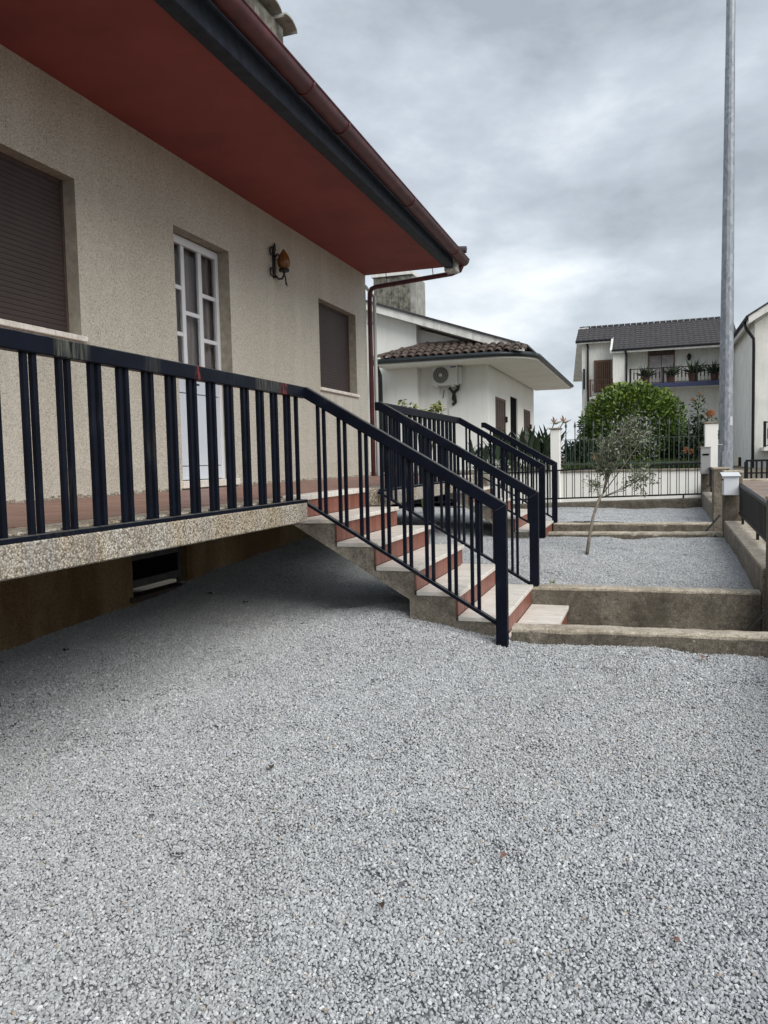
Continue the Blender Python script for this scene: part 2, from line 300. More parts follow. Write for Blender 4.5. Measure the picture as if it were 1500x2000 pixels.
# ================================================================== builders
COL = sc.collection
WL = {}
def link(o, wl, parent=None):
    COL.objects.link(o); WL[o] = Vector(wl)
    if parent is not None:
        o.parent = parent; o.location = Vector(wl) - WL[parent]
    else: o.location = wl
    return o
def tag(o, label=None, cat=None, group=None, kind=None):
    if label: o['label'] = label
    if cat: o['category'] = cat
    if group: o['group'] = group
    if kind: o['kind'] = kind
    return o
def thing(name, label, cat, loc, group=None):
    o = bpy.data.objects.new(name, None); o.empty_display_size = 0.1
    link(o, loc); return tag(o, label, cat, group)
class MB:
    def __init__(s): s.v = []; s.f = []; s.t = []
    def quadmesh(s, vs, fs, tone=None):
        k = len(s.v); s.v += [tuple(v) for v in vs]
        for f in fs: s.f.append(tuple(i + k for i in f)); s.t.append(tone)
        return s
    def box(s, x0, x1, y0, y1, z0, z1):
        return s.quadmesh([(x0, y0, z0), (x1, y0, z0), (x1, y1, z0), (x0, y1, z0), (x0, y0, z1), (x1, y0, z1), (x1, y1, z1), (x0, y1, z1)],
                          [(0, 3, 2, 1), (4, 5, 6, 7), (0, 1, 5, 4), (1, 2, 6, 5), (2, 3, 7, 6), (3, 0, 4, 7)])
    def prism(s, poly, axis, a, b):
        """poly in the plane normal to axis ('y': (x,z), 'x': (y,z), 'z': (x,y)) extruded from a to b"""
        def P(p, c): return {'y': (p[0], c, p[1]), 'x': (c, p[0], p[1]), 'z': (p[0], p[1], c)}[axis]
        n = len(poly)
        return s.quadmesh([P(p, a) for p in poly] + [P(p, b) for p in poly],
                          [tuple(range(n)), tuple(range(2 * n - 1, n - 1, -1))] + [(i, i + n, (i + 1) % n + n, (i + 1) % n) for i in range(n)])
    def tube(s, path, r, n=8, cap=True, sy=1.0):
        path = [Vector(p) for p in path]; k = len(path); rr = r if isinstance(r, (list, tuple)) else [r] * k
        vs = []; prev = None
        for i, p in enumerate(path):
            d = (path[min(i + 1, k - 1)] - path[max(i - 1, 0)]).normalized()
            if prev is None:
                a = d.cross(Vector((0, 0, 1)));
                if a.length < 1e-3: a = Vector((1, 0, 0))
            else: a = prev - d * prev.dot(d)
            a.normalize(); b = d.cross(a); prev = a
            for j in range(n):
                an = 2 * math.pi * (j + 0.5) / n
                vs.append(p + a * math.cos(an) * rr[i] + b * math.sin(an) * rr[i] * sy)
        fs = [(i * n + j, i * n + (j + 1) % n, (i + 1) * n + (j + 1) % n, (i + 1) * n + j) for i in range(k - 1) for j in range(n)]
        if cap: fs += [tuple(range(n - 1, -1, -1)), tuple(range((k - 1) * n, k * n))]
        return s.quadmesh(vs, fs)
    def lathe(s, c, prof, n=16):
        vs = [(c[0] + r * math.cos(2 * math.pi * j / n), c[1] + r * math.sin(2 * math.pi * j / n), c[2] + z) for r, z in prof for j in range(n)]
        fs = [(i * n + j, i * n + (j + 1) % n, (i + 1) * n + (j + 1) % n, (i + 1) * n + j) for i in range(len(prof) - 1) for j in range(n)]
        return s.quadmesh(vs, fs)
    def leaf(s, p, d, up, ln, w, tone, bend=0.15):
        """a leaf of two quads folded along the midrib"""
        d = d.normalized(); sd_ = d.cross(up)
        if sd_.length < 1e-3: sd_ = d.cross(Vector((1, 0, 0)))
        sd_.normalize(); nn = sd_.cross(d)
        m = p + d * ln * 0.5 - nn * ln * bend * 0.3; tip = p + d * ln - nn * ln * bend
        return s.quadmesh([p, m + sd_ * w / 2 + nn * w * .12, tip, m - sd_ * w / 2 + nn * w * .12], [(0, 1, 2), (0, 2, 3)], tone)
    def mesh(s, name, mat, origin=None, smooth=False, bevel=0.0, fix=True):
        if origin is None:
            xs = [v[0] for v in s.v]; ys = [v[1] for v in s.v]; zs = [v[2] for v in s.v]
            origin = ((min(xs) + max(xs)) / 2, (min(ys) + max(ys)) / 2, min(zs))
        me = bpy.data.meshes.new(name); ox, oy, oz = origin
        me.from_pydata([(v[0] - ox, v[1] - oy, v[2] - oz) for v in s.v], [], s.f)
        if bevel or fix:
            bm = bmesh.new(); bm.from_mesh(me)
            if fix: bmesh.ops.recalc_face_normals(bm, faces=bm.faces)
            if bevel:
                ed = [e_ for e_ in bm.edges if len(e_.link_faces) == 2 and e_.calc_face_angle(0) > 0.6]
                bmesh.ops.bevel(bm, geom=ed, offset=bevel, segments=1, affect='EDGES', profile=0.5, clamp_overlap=True)
            bm.to_mesh(me); bm.free()
        if any(t is not None for t in s.t) and not bevel:
            at = me.attributes.new('tone', 'FLOAT', 'FACE')
            for i, t in enumerate(s.t): at.data[i].value = t if t is not None else 0.5
        if smooth: me.shade_smooth()
        if mat: me.materials.append(MAT[mat])
        return me, origin
    def build(s, name, mat, parent=None, origin=None, smooth=False, bevel=0.0, fix=True):
        me, org = s.mesh(name, mat, origin, smooth, bevel, fix)
        return link(bpy.data.objects.new(name, me), org, parent)
def inst(name, me, wl, parent, rot=None, scale=None):
    o = bpy.data.objects.new(name, me); link(o, wl, parent)
    if rot is not None: o.rotation_euler = rot
    if scale is not None: o.scale = scale
    return o
def box(name, mat, parent, *b, bevel=0.0): return MB().box(*b).build(name, mat, parent, bevel=bevel)
def rnd(a, b): return random.uniform(a, b)

XW, YC, ZS = -4.035, 11.10, 3.02
def gz(x, y):
    z = -1.22 + 0.0595 * y if y < 9 else -0.6845 + 0.02 * (y - 9)
    z += 0.13 * math.exp(-((x + 1.65) ** 2 / 0.35 + (y - 4.85) ** 2 / 0.5))
    z += 0.035 * math.exp(-((x + 0.1) ** 2 / 0.4 + (y - 4.6) ** 2 / 0.15))
    z += 0.03 * (mnoise.noise(Vector((x * 0.9, y * 0.9, 3.1)))) + 0.018 * mnoise.noise(Vector((x * 3.1, y * 3.1, 9.1))) + 0.006 * mnoise.noise(Vector((x * 8, y * 8, 2.1)))
    if 8.2 < y < 9.3: z -= 0.03 * min(1, (y - 8.2) / 0.8)
    return z

# ================================================================== the setting
def sheet(name, mat, x0, x1, y0, y1, zf, nx=1, ny=1, kind='structure'):
    m = MB(); vs = []; fs = []
    for j in range(ny + 1):
        for i in range(nx + 1):
            x = x0 + (x1 - x0) * i / nx; y = y0 + (y1 - y0) * j / ny
            vs.append((x, y, zf(x, y)))
    for j in range(ny):
        for i in range(nx):
            a = j * (nx + 1) + i; fs.append((a, a + 1, a + nx + 2, a + nx + 1))
    m.quadmesh(vs, fs)
    return tag(m.build(name, mat, fix=False), kind=kind)
sheet('ground', 'earth', -1500, 1500, -1500, 2500, lambda x, y: -1.9)
sheet('neighbour_garden', 'lawn', -2.9, 1.55, 15.82, 19.5, lambda x, y: -0.07)
sheet('neighbour_yard', 'path', -400, -2.9, 15.82, 1800, lambda x, y: -0.075)
sheet('neighbour_yard', 'path', -2.9, 1.55, 19.5, 1800, lambda x, y: -0.075)
sheet('far_ground', 'earth', 1.55, 400, 16.9, 1800, lambda x, y: -0.40)
sheet('alley', 'path', -6, 0.95, 12.80, 15.5, lambda x, y: -0.85)
sheet('street', 'road', 0.995, 9, -6, 15.6, lambda x, y: -1.52 + 0.078 * y, 1, 8)
tag(MB().box(1.3, 9, 15.6, 15.85, -0.6, -0.26).build('kerb', 'cope', bevel=0.015), kind='structure')
tag(MB().box(1.56, 9, 15.86, 16.9, -0.7, -0.34).build('pavement', 'road'), kind='structure')
# gravel bed: one height field, cut to the yards
def in_bed(x, y):
    if x < -4.03 or x > 0.87: return False
    if y < 4.74: return True
    if y < 6.21: return x < -1.02
    if y < 9.03: return True
    if y < 10.57: return x < -1.28
    return y < 12.70
def bed_mesh(step):
    m = MB(); idx = {}; vs = []; fs = []
    def vid(i, j):
        if (i, j) not in idx:
            x = -4.04 + i * step; y = -1.5 + j * step
            idx[(i, j)] = len(vs); vs.append((x, y, gz(x, y)))
        return idx[(i, j)]
    for j in range(int(14.2 / step)):
        for i in range(int(4.92 / step)):
            if in_bed(-4.04 + (i + .5) * step, -1.5 + (j + .5) * step):
                fs.append((vid(i, j), vid(i + 1, j), vid(i + 1, j + 1), vid(i, j + 1)))
    return m.quadmesh(vs, fs)
bed = bed_mesh(0.085)
tag(bed.build('gravel_bed', 'bed', fix=False, smooth=True), kind='structure')

# gravel: small heaps of real stones instanced over the bed
stones = bpy.data.collections.new('stone_heaps')
def stone_heap(seed):
    rg = random.Random(seed); mb = MB(); RAD = 0.085
    pts = []
    tries = 0
    while len(pts) < 190 and tries < 9000:
        tries += 1
        a = rg.uniform(0, 6.283); r = RAD * math.sqrt(rg.random()); p = (r * math.cos(a), r * math.sin(a))
        s = rg.choice((0.0034, 0.0042, 0.0048, 0.0054, 0.0064))
        if all((p[0] - q_[0]) ** 2 + (p[1] - q_[1]) ** 2 > (0.72 * (s + q_[2])) ** 2 for q_ in pts): pts.append((*p, s))
    for (x, y, s) in pts:
        bm = bmesh.new(); ex = (rg.uniform(1.0, 1.5), rg.uniform(0.9, 1.15), rg.uniform(0.65, 1.0))
        rot = Matrix.Rotation(rg.uniform(0, 6.28), 3, 'Z') @ Matrix.Rotation(rg.gauss(0, 0.45), 3, 'X') @ Matrix.Rotation(rg.gauss(0, 0.45), 3, 'Y')
        for k in range(13):
            d = Vector((rg.gauss(0, 1), rg.gauss(0, 1), rg.gauss(0, 1))).normalized() * rg.uniform(0.85, 1.1)
            bm.verts.new(rot @ Vector((d.x * ex[0] * s, d.y * ex[1] * s, d.z * ex[2] * s)))
        bmesh.ops.convex_hull(bm, input=bm.verts)
        bm.verts.ensure_lookup_table(); bm.verts.index_update()
        h = s * 0.5 + rg.uniform(-0.002, 0.006)
        tone = min(1, max(0, rg.gauss(0.5, 0.2)))
        if rg.random() < 0.003: tone = 1.0
        else: tone = min(tone, 0.93)
        vs = [(v.co.x + x, v.co.y + y, v.co.z + h) for v in bm.verts]; fs = [tuple(v.index for v in f.verts) for f in bm.faces]
        mb.quadmesh(vs, fs, tone); bm.free()
    me, _ = mb.mesh('stone_heap', 'stone', origin=(0, 0, 0))
    stones.objects.link(bpy.data.objects.new('stone_heap', me))
for k in range(10): stone_heap(100 + k)
gm, gorg = bed.mesh('gravel', 'stone', fix=False)
gravel = link(bpy.data.objects.new('gravel', gm), gorg)
tag(gravel, 'loose light grey crushed stone covering the yards', None, None, 'stuff')
ng = bpy.data.node_groups.new('scatter_stones', 'GeometryNodeTree')
ng.interface.new_socket('Geometry', in_out='INPUT', socket_type='NodeSocketGeometry'); ng.interface.new_socket('Geometry', in_out='OUTPUT', socket_type='NodeSocketGeometry')
gi = ng.nodes.new('NodeGroupInput'); go = ng.nodes.new('NodeGroupOutput')
dp = ng.nodes.new('GeometryNodeDistributePointsOnFaces'); dp.distribute_method = 'POISSON'
dp.inputs['Distance Min'].default_value = 0.076; dp.inputs['Density Max'].default_value = 3000; dp.inputs['Seed'].default_value = 4
ci = ng.nodes.new('GeometryNodeCollectionInfo'); ci.inputs['Collection'].default_value = stones; ci.inputs['Separate Children'].default_value = True; ci.inputs['Reset Children'].default_value = True
ip = ng.nodes.new('GeometryNodeInstanceOnPoints'); ip.inputs['Pick Instance'].default_value = True
rv = ng.nodes.new('FunctionNodeRandomValue'); rv.data_type = 'FLOAT_VECTOR'; rv.inputs[0].default_value = (0, 0, 0); rv.inputs[1].default_value = (0, 0, 6.283)
rr_ = ng.nodes.new('FunctionNodeRotateRotation'); rr_.rotation_space = 'LOCAL'
rs = ng.nodes.new('FunctionNodeRandomValue'); rs.data_type = 'FLOAT'; rs.inputs[2].default_value = 0.9; rs.inputs[3].default_value = 1.2
lk = ng.links.new
lk(gi.outputs[0], dp.inputs['Mesh']); lk(dp.outputs['Points'], ip.inputs['Points']); lk(ci.outputs[0], ip.inputs['Instance'])
lk(dp.outputs['Rotation'], rr_.inputs[0]); lk(rv.outputs[0], rr_.inputs[1]); lk(rr_.outputs[0], ip.inputs['Rotation']); lk(rs.outputs[1], ip.inputs['Scale'])
lk(ip.outputs[0], go.inputs[0])
gravel.modifiers.new('scatter', 'NODES').node_group = ng

# concrete paths between the kerbs
tag(MB().box(-0.9, 0.99, 4.86, 6.065, -1.3, -1.075).build('garden_path', 'path'), kind='structure')
tag(MB().box(-1.25, 0.99, 9.21, 10.395, -1.0, -0.765).build('garden_path', 'path'), kind='structure')

# ================================================================== cream house
house = thing('cream_house', 'cream roughcast house with red soffit, brown shutters and raised terrace', 'house', (XW - 4, 4.5, -1.3))
def wall_x(X, y0, y1, z0, z1, holes, depth):
    """a wall face in the plane x = X with openings and their reveals going towards -x"""
    m = MB(); ys = sorted({y0, y1, *[h[0] for h in holes], *[h[1] for h in holes]}); zs = sorted({z0, z1, *[h[2] for h in holes], *[h[3] for h in holes]})
    for i in range(len(ys) - 1):
        for j in range(len(zs) - 1):
            cy = (ys[i] + ys[i + 1]) / 2; cz = (zs[j] + zs[j + 1]) / 2
            if any(h[0] < cy < h[1] and h[2] < cz < h[3] for h in holes): continue
            m.quadmesh([(X, ys[i], zs[j]), (X, ys[i + 1], zs[j]), (X, ys[i + 1], zs[j + 1]), (X, ys[i], zs[j + 1])], [(0, 1, 2, 3)])
    return m
def reveals(X, holes, depth):
    m = MB()
    for (a, b, c, d) in holes:
        D = X - depth
        m.quadmesh([(X, a, c), (X, b, c), (X, b, d), (X, a, d), (D, a, c), (D, b, c), (D, b, d), (D, a, d)], [(0, 4, 5, 1), (1, 5, 6, 2), (2, 6, 7, 3), (3, 7, 4, 0)])
    return m
WIN1 = (3.2, 4.82, 1.205, 2.37); DOOR = (6.08, 7.05, 0.045, 2.385); WIN2 = (9.305, 10.645, 1.195, 2.35)
holes = [WIN1, DOOR, WIN2]
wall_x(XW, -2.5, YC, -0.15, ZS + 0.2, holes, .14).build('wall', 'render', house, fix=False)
for h_ in holes: reveals(XW, [h_], 0.16).build('reveal', 'reveal', house, fix=False)
BWIN = (5.30, 6.10, -0.86, -0.515)
wall_x(XW - 0.004, -2.5, YC, -1.7, -0.15, [BWIN], .1).build('basement_wall', 'base_wall', house, fix=False)
reveals(XW - 0.004, [BWIN], 0.12).build('basement_reveal', 'base_wall', house, fix=False)
sw = MB(); sw.quadmesh([(XW, YC, -1.7), (-12.5, YC, -1.7), (-12.5, YC, 3.2), (-8.3, YC, 5.2), (XW, YC, 3.2)], [(0, 1, 2, 3, 4)])
sw.quadmesh([(XW, -2.5, -1.7), (-12.5, -2.5, -1.7), (-12.5, -2.5, 3.2), (-8.3, -2.5, 5.2), (XW, -2.5, 3.2)], [(4, 3, 2, 1, 0)])
sw.quadmesh([(-12.5, -2.5, -1.7), (-12.5, YC, -1.7), (-12.5, YC, 3.2), (-12.5, -2.5, 3.2)], [(0, 1, 2, 3)])
sw.build('side_wall', 'render', house, fix=False)
# soffit, fascia beam, gutter
sf = box('soffit', 'soffit', house, -4.05, -2.765, -2.6, YC + 0.005, ZS, ZS + 0.06)
fb = MB().box(-2.765, -2.645, -2.6, YC - 0.12, 2.965, 3.26).build('fascia', 'fascia', house, bevel=0.008)
MB().box(-2.78, -2.60, YC - 0.119, YC + 0.09, 2.925, 3.20).build('eave_end_block', 'eaveend', house, bevel=0.012)
gt = MB()
def gutter_seg(y0, y1, cx, z0, z1, r):
    m = MB(); n = 12; vs = []
    for (y, z) in ((y0, z0), (y1, z1)):
        for rad_ in (r, r - 0.006):
            for k in range(n + 1):
                a = math.pi + math.pi * k / n
                vs.append((cx + rad_ * math.cos(a), y, z + rad_ * math.sin(a)))
    k = n + 1; fs = []
    for i in range(n):
        fs.append((i, i + 1, 2 * k + i + 1, 2 * k + i)); fs.append((k + i, 3 * k + i, 3 * k + i + 1, k + i + 1))
        fs.append((i, k + i, k + i + 1, i + 1)); fs.append((2 * k + i, 2 * k + i + 1, 3 * k + i + 1, 3 * k + i))
    for i in (0, n): fs.append((i, 2 * k + i, 3 * k + i, k + i))
    return m.quadmesh(vs, fs)
GC = -2.545; gzl = lambda y: 3.205 - 0.0125 * (y - 4.0)
gutter = gutter_seg(-2.6, YC + 0.12, GC, gzl(-2.6), gzl(YC + .12), 0.084).build('gutter', 'gutter', house, smooth=True)
for yj in (-1.2, 1.4, 3.9, 5.7, 6.45, 8.45, 10.55):
    gutter_seg(yj, yj + 0.035, GC, gzl(yj), gzl(yj), 0.090).build('gutter_bracket', 'gutter', gutter, smooth=True)
MB().tube([(GC + 0.084, -2.6, gzl(-2.6) + .004), (GC + 0.084, YC + .12, gzl(YC + .12) + .004)], 0.009, 6).build('gutter_bead', 'gutter', gutter)
capn = [(GC + 0.084 * math.cos(math.pi + math.pi * k / 12), gzl(YC + .12) + 0.084 * math.sin(math.pi + math.pi * k / 12)) for k in range(13)]
MB().prism(capn, 'y', YC + 0.121, YC + 0.127).build('gutter_end_cap', 'gutter', gutter)
# downpipe
dpipe = MB().tube([(-2.55, YC + 0.07, 3.06), (-2.60, YC + 0.10, 2.975), (-2.72, YC + .10, 2.94), (-3.90, YC + 0.10, 2.86), (-3.97, YC + .095, 2.835), (-4.0, YC + 0.09, 2.77), (-4.0, YC + 0.075, 2.6), (-4.0, YC + 0.075, -0.95)], 0.036, 10).build('downpipe', 'gutter', house, smooth=True)
for xh, zh in ((-3.0, 2.92), (-3.72, 2.872)):
    MB().tube([(xh, YC + 0.1, zh), (xh, YC + 0.03, ZS + 0.05)], 0.006, 5).build('hanger', 'gutter', dpipe)
for zc_ in (0.6, 2.3): MB().tube([(-4.0, YC + .075, zc_), (-4.0, YC + .075, zc_ + .03)], 0.042, 10).build('pipe_clamp', 'gutter', dpipe)
MB().tube([(-3.955, YC + 0.16, -0.9), (-3.955, YC + 0.16, 2.72), (-4.1, YC + 0.16, 2.9)], 0.028, 8).build('grey_waste_pipe', 'plastic', house, smooth=True)
# roof: two pitches with tile rolls, one mesh (hidden from the yard except its edge)
rf = MB()
for sgn, xe in ((1, -2.66), (-1, -13.9)):
    ze = 3.285; xr, zr_ = -8.25, 5.30; n = 60
    prof = []
    for k in range(n * 4 + 1):
        y = -2.55 + (YC - 0.02 + 2.55) * k / (n * 4); prof.append((y, 0.045 * abs(math.sin(math.pi * k / 4))))
    vs = []
    for (x, z) in ((xe, ze), (xr, zr_)):
        for (y, h) in prof: vs.append((x, y, z + h))
    kk = len(prof); rf.quadmesh(vs, [(i, i + 1, kk + i + 1, kk + i) for i in range(kk - 1)])
rf.box(-13.8, -2.66, -2.55, YC - 0.02, 3.262, 3.285)
roof = rf.build('roof', 'roofh', house, fix=False)
MB().tube([(-2.62, YC - 0.03, 3.24), (-2.47, YC - 0.03, 3.225)], 0.05, 8).build('verge_tile', 'roofd', roof)
# chimney above the eave
chim = MB().box(-5.1, -4.3, 7.75, 9.05, 3.6, 5.62).build('chimney', 'chim', house, bevel=0.01)
for k in range(4):
    y0 = 7.70 + 0.37 * k; c = []
    for j in range(9):
        a = math.pi * j / 8; c.append((y0 + 0.2 - 0.2 * math.cos(a), 5.66 + 0.09 * math.sin(a) - 0.02 * (k == 3)))
    c += [(p[0], p[1] - 0.022) for p in reversed(c)]
    MB().prism(c, 'x', -5.25, -4.20 + 0.02 * (k % 2)).build('chimney_cap_tile', 'flue', chim)
for yk in (7.85, 8.4, 8.95): box('chimney_prop', 'chim', chim, -4.45, -4.35, yk - .05, yk + .05, 5.6, 5.69)

# windows with roller shutters
def roller(nm, hole, X, label):
    a, b, c, d = hole
    w = MB().box(X - 0.14, X - 0.11, a, a + 0.025, c, d).box(X - 0.14, X - 0.11, b - 0.025, b, c, d).box(X - 0.14, X - 0.11, a + .025, b - .025, d - 0.03, d).build('window', 'wood', house)
    w['label'] = label
    s = MB(); z = c + 0.012; i = 0
    while z < d - 0.01:
        h = min(0.037, d - 0.005 - z)
        s.prism([(X - 0.135, z), (X - 0.1188, z + 0.001), (X - 0.118, z + h * 0.5), (X - 0.1188, z + h - 0.0022), (X - 0.135, z + h - 0.001)], 'y', a + 0.02, b - 0.02)
        z += 0.037
    s = s.build('shutter_curtain', 'shutter', w); s['kind'] = 'stuff'
    MB().box(X - 0.14, X + 0.035, a - 0.03, b + 0.03, c - 0.035, c + 0.006).build('sill', 'marble', w, bevel=0.004)
roller('window', WIN1, XW, 'window with its brown roller shutter closed, nearest the camera')
roller('window', WIN2, XW, 'window with its brown roller shutter closed, near the downpipe')
# front door
XD = XW - 0.125
door = MB().box(XD - 0.05, XD, 6.085, 6.15, 0.08, 2.375).box(XD - 0.05, XD, 6.995, 7.045, 0.08, 2.375).box(XD - 0.05, XD, 6.15, 6.995, 2.30, 2.375).build('door', 'alu', house, bevel=0.004)
XS = XD - 0.012
for (y0, y1) in ((6.395, 6.45), (6.69, 6.75)): MB().box(XS - 0.035, XS, y0, y1, 1.05, 2.30).build('mullion', 'alu', door, bevel=0.004)
cols_ = [((6.15, 6.395), (2.30, 1.90, 1.465, 1.05)), ((6.45, 6.69), (2.30, 1.68, 1.05)), ((6.75, 6.995), (2.30, 1.90, 1.46, 1.05))]
for (y0, y1), lv in cols_:
    for k, z in enumerate(lv[1:-1]): MB().box(XS - 0.03, XS - 0.004, y0, y1, z - 0.02, z + 0.02).build('glazing_bar', 'alu', door, bevel=0.003)
    for k in range(len(lv) - 1):
        MB().box(XS - 0.024, XS - 0.018, y0, y1, lv[k + 1] + (0.02 if k < len(lv) - 2 else 0), lv[k] - (0.02 if k else 0)).build('pane', 'glass', door)
for z0, z1 in ((0.915, 1.05), (0.22, 0.908), (0.085, 0.213)): MB().box(XS - 0.03, XS, 6.15, 6.995, z0, z1).build('door_panel', 'panel', door, bevel=0.004)
MB().box(XS, XS + 0.02, 6.40, 6.45, 0.94, 1.07).tube([(XS + .045, 6.425, 1.0), (XS + .045, 6.55, 1.0)], 0.01, 6).tube([(XS, 6.425, 1.0), (XS + .045, 6.425, 1.0)], 0.01, 6).build('handle', 'iron', door)
MB().box(XW - 0.16, XW + 0.03, 6.05, 7.08, 0.012, 0.078).build('door_sill', 'marble', door, bevel=0.004)
cu = MB(); vs = []; nn = 60
for k in range(nn + 1):
    y = 6.1 + 0.95 * k / nn; x = XS - 0.09 - 0.02 * math.sin(k * 0.9) - 0.012 * math.sin(k * 2.3)
    vs += [(x, y, 1.0), (x, y, 2.36)]
cu.quadmesh(vs, [(2 * k, 2 * k + 2, 2 * k + 3, 2 * k + 1) for k in range(nn)]).build('curtain', 'curtain', door, fix=False, smooth=True)
# basement window
bw = MB().box(XW - 0.10, XW - 0.06, 5.305, 5.345, -0.85, -0.52).box(XW - .10, XW - .06, 6.055, 6.095, -0.85, -0.52).box(XW - .10, XW - .06, 5.345, 6.055, -0.57, -0.52).box(XW - .10, XW - .06, 5.345, 6.055, -0.80, -0.735).build('basement_window', 'dimframe', house, bevel=0.004)
MB().box(XW - 0.085, XW - 0.08, 5.345, 6.055, -0.735, -0.57).build('pane', 'void', bw)
MB().box(XW - 0.12, XW + 0.03, 5.25, 6.15, -0.90, -0.855).build('sill', 'wood', bw, bevel=0.006)
# terrace slab with aggregate edge and tiled floor
ter = MB().box(-4.04, -2.255, -2.5, YC - .01, -0.155, -0.036).build('terrace', 'agg', house)
for y0, y1 in ((-2.5, 4.575), (6.13, 8.93), (10.46, YC - .012)): MB().box(-2.155, -2.10, y0, y1, -0.157, -0.034).build('terrace_edge', 'agg', ter, bevel=0.006); MB().box(-2.37, -2.156, y0, y1, -0.152, -0.004).build('terrace_border', 'agg', ter, bevel=0.004)
tw, tl = 0.270, 0.292
tme, _ = MB().box(-tw / 2 + .002, tw / 2 - .002, -tl / 2 + .002, tl / 2 - .002, 0, 0.034).mesh('floor_tile', 'floor', origin=(0, 0, 0), bevel=0.002)
for j in range(45):
    for i in range(6):
        yy = -2.4 + 0.3 * j + 0.15; xx = -4.01 + 0.273 * i + tw / 2
        inst('floor_tile', tme, (xx, yy, -0.0355 + rnd(0, 0.0012)), ter)
# rough mortar bead where the wall meets the floor
bead = MB()
for k in range(330):
    y = -2.4 + k * 0.041
    if 6.04 < y < 7.09: continue
    s = rnd(0.006, 0.016); bead.box(XW + 0.0, XW + s, y, y + 0.041, -0.002, rnd(0.008, 0.03))
bead.build('mortar_bead', 'agg', ter)

# ================================================================== staircases
def stair(x0, run, n, yn, yf, zpath, foot_x, label, low_y0):
    """n treads below the landing, going down along +x"""
    rise = 0.155
    root = thing('staircase', label, 'stairs', (x0 + run * n / 2, (yn + yf) / 2, zpath), 'front staircases')
    top = []
    for k in range(1, n + 1):
        z = -k * rise - 0.032
        top += [(x0 + (k - 1) * run - 0.012, z), (x0 + k * run - 0.012, z)]
    k5 = [(x0 - 0.01, -0.035), (x0 - 0.012, -rise - 0.032)] + top
    xe = top[-1][0]
    zb = zpath - 0.12
    poly = [(x0 - 0.10, -0.16), (x0 - 0.10, -0.036)] + k5 + [(xe, zb), (foot_x, zb), (foot_x, -0.16 - (foot_x - x0 + 0.14) * rise / run)]
    nlow = n
    MB().prism(poly, 'y', yn, yf).build('concrete_flight', 'conc_stair', root)
    MB().box(x0 - 0.115, x0 + 0.018, yn - 0.004, yf + 0.004, -0.0335, 0.003).build('landing_nosing', 'marble', root, bevel=0.004)
    for k in range(1, n + 1):
        a = yn - 0.008 if k < n or low_y0 is None else low_y0
        MB().box(x0 + (k - 1) * run + 0.006, x0 + k * run + 0.022, a, yf + 0.006, -k * rise - 0.031, -k * rise).build('tread', 'marble', root, bevel=0.004)
    nt_ = 15; w = (yf - yn) / nt_
    me, _ = MB().box(-0.006, 0.006, -w / 2 + 0.0015, w / 2 - 0.0015, 0, 0.118).mesh('riser_tile', 'riser', origin=(0, 0, 0), bevel=0.0012)
    for k in range(0, n + 1):
        X = x0 + k * run; z0 = -(k + 1) * rise + 0.003
        rs_ = MB().box(X - 0.011, X - 0.007, yn + .004, yf - 0.004, z0, z0 + 0.118).build('riser', 'conc', root)
        for j in range(nt_):
            yy = yn + (j + .5) * w
            if k >= n and low_y0 is not None and yy < low_y0: continue
            inst('riser_tile', me, (X - 0.0005 + rnd(-.0008, .0008), yy, z0), rs_)
    return root
stair(-2.252, 0.275, 6, 4.75, 6.064, -1.075, -1.47, 'nearest flight of marble steps with terracotta risers, seven risers high', 4.862)
stair(-2.30, 0.272, 4, 9.05, 10.396, -0.765, -1.75, 'farther, shorter flight of marble steps with terracotta risers', None)

# ================================================================== railings
BW = 0.02
def flight_rail(root, yp, xs, xe, zpost, pitch=0.144, first=0.088, zr=0.717, post_w=0.07):
    """sloping handrail with mitred end post in the plane y = yp"""
    xc = xs + 0.028; m = -0.59; T = lambda x: zr + (x - xc) * m
    xo, xi = xe, xe - post_w; und = 0.083
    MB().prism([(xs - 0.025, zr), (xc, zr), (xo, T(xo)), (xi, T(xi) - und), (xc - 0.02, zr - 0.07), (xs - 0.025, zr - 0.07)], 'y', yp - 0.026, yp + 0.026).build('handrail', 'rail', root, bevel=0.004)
    MB().prism([(xi, T(xi) - und), (xo, T(xo)), (xo, zpost), (xi, zpost)], 'y', yp - 0.03, yp + 0.03).build('post', 'rail', root, bevel=0.004)
    zb0 = -0.028; B = lambda x: zb0 + (x - xs - 0.0) * m
    MB().prism([(xs - 0.02, zb0), (xs, zb0), (xi + 0.005, B(xi)), (xi + 0.005, B(xi) - 0.024), (xs, zb0 - 0.022), (xs - 0.02, zb0 - 0.022)], 'y', yp - 0.02, yp + 0.02).build('bottom_bar', 'rail', root)
    x = xs + first
    while x < xi - 0.07:
        for dx in (0, 0.041):
            x1 = x + dx + BW / 2
            MB().prism([(x + dx, B(x + dx)), (x + dx + BW, B(x + dx + BW)), (x + dx + BW, T(x + dx + BW) - und + 0.006), (x + dx, T(x + dx) - und + 0.006)], 'y', yp - 0.01, yp + 0.01).build('baluster', 'rail', root)
        x += pitch
def level_rail(root, xp, y0, y1, ys, zr=0.717, hm='rail'):
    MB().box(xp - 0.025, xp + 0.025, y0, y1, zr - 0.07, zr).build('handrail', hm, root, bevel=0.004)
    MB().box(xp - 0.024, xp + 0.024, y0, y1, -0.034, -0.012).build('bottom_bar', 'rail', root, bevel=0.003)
    me, _ = MB().box(-BW / 2 - .001, BW / 2 + .001, -BW / 2 - .001, BW / 2 + .001, 0, zr - 0.07 + 0.014).mesh('baluster', 'rail', origin=(0, 0, 0), bevel=0.0015)
    for y in ys: inst('baluster', me, (xp, y, -0.013), root)
XR = -2.128
ra = thing('railing', 'midnight blue iron railing along the near terrace edge and down the near steps', 'railing', (XR, 3.0, -0.03))
ysA = []
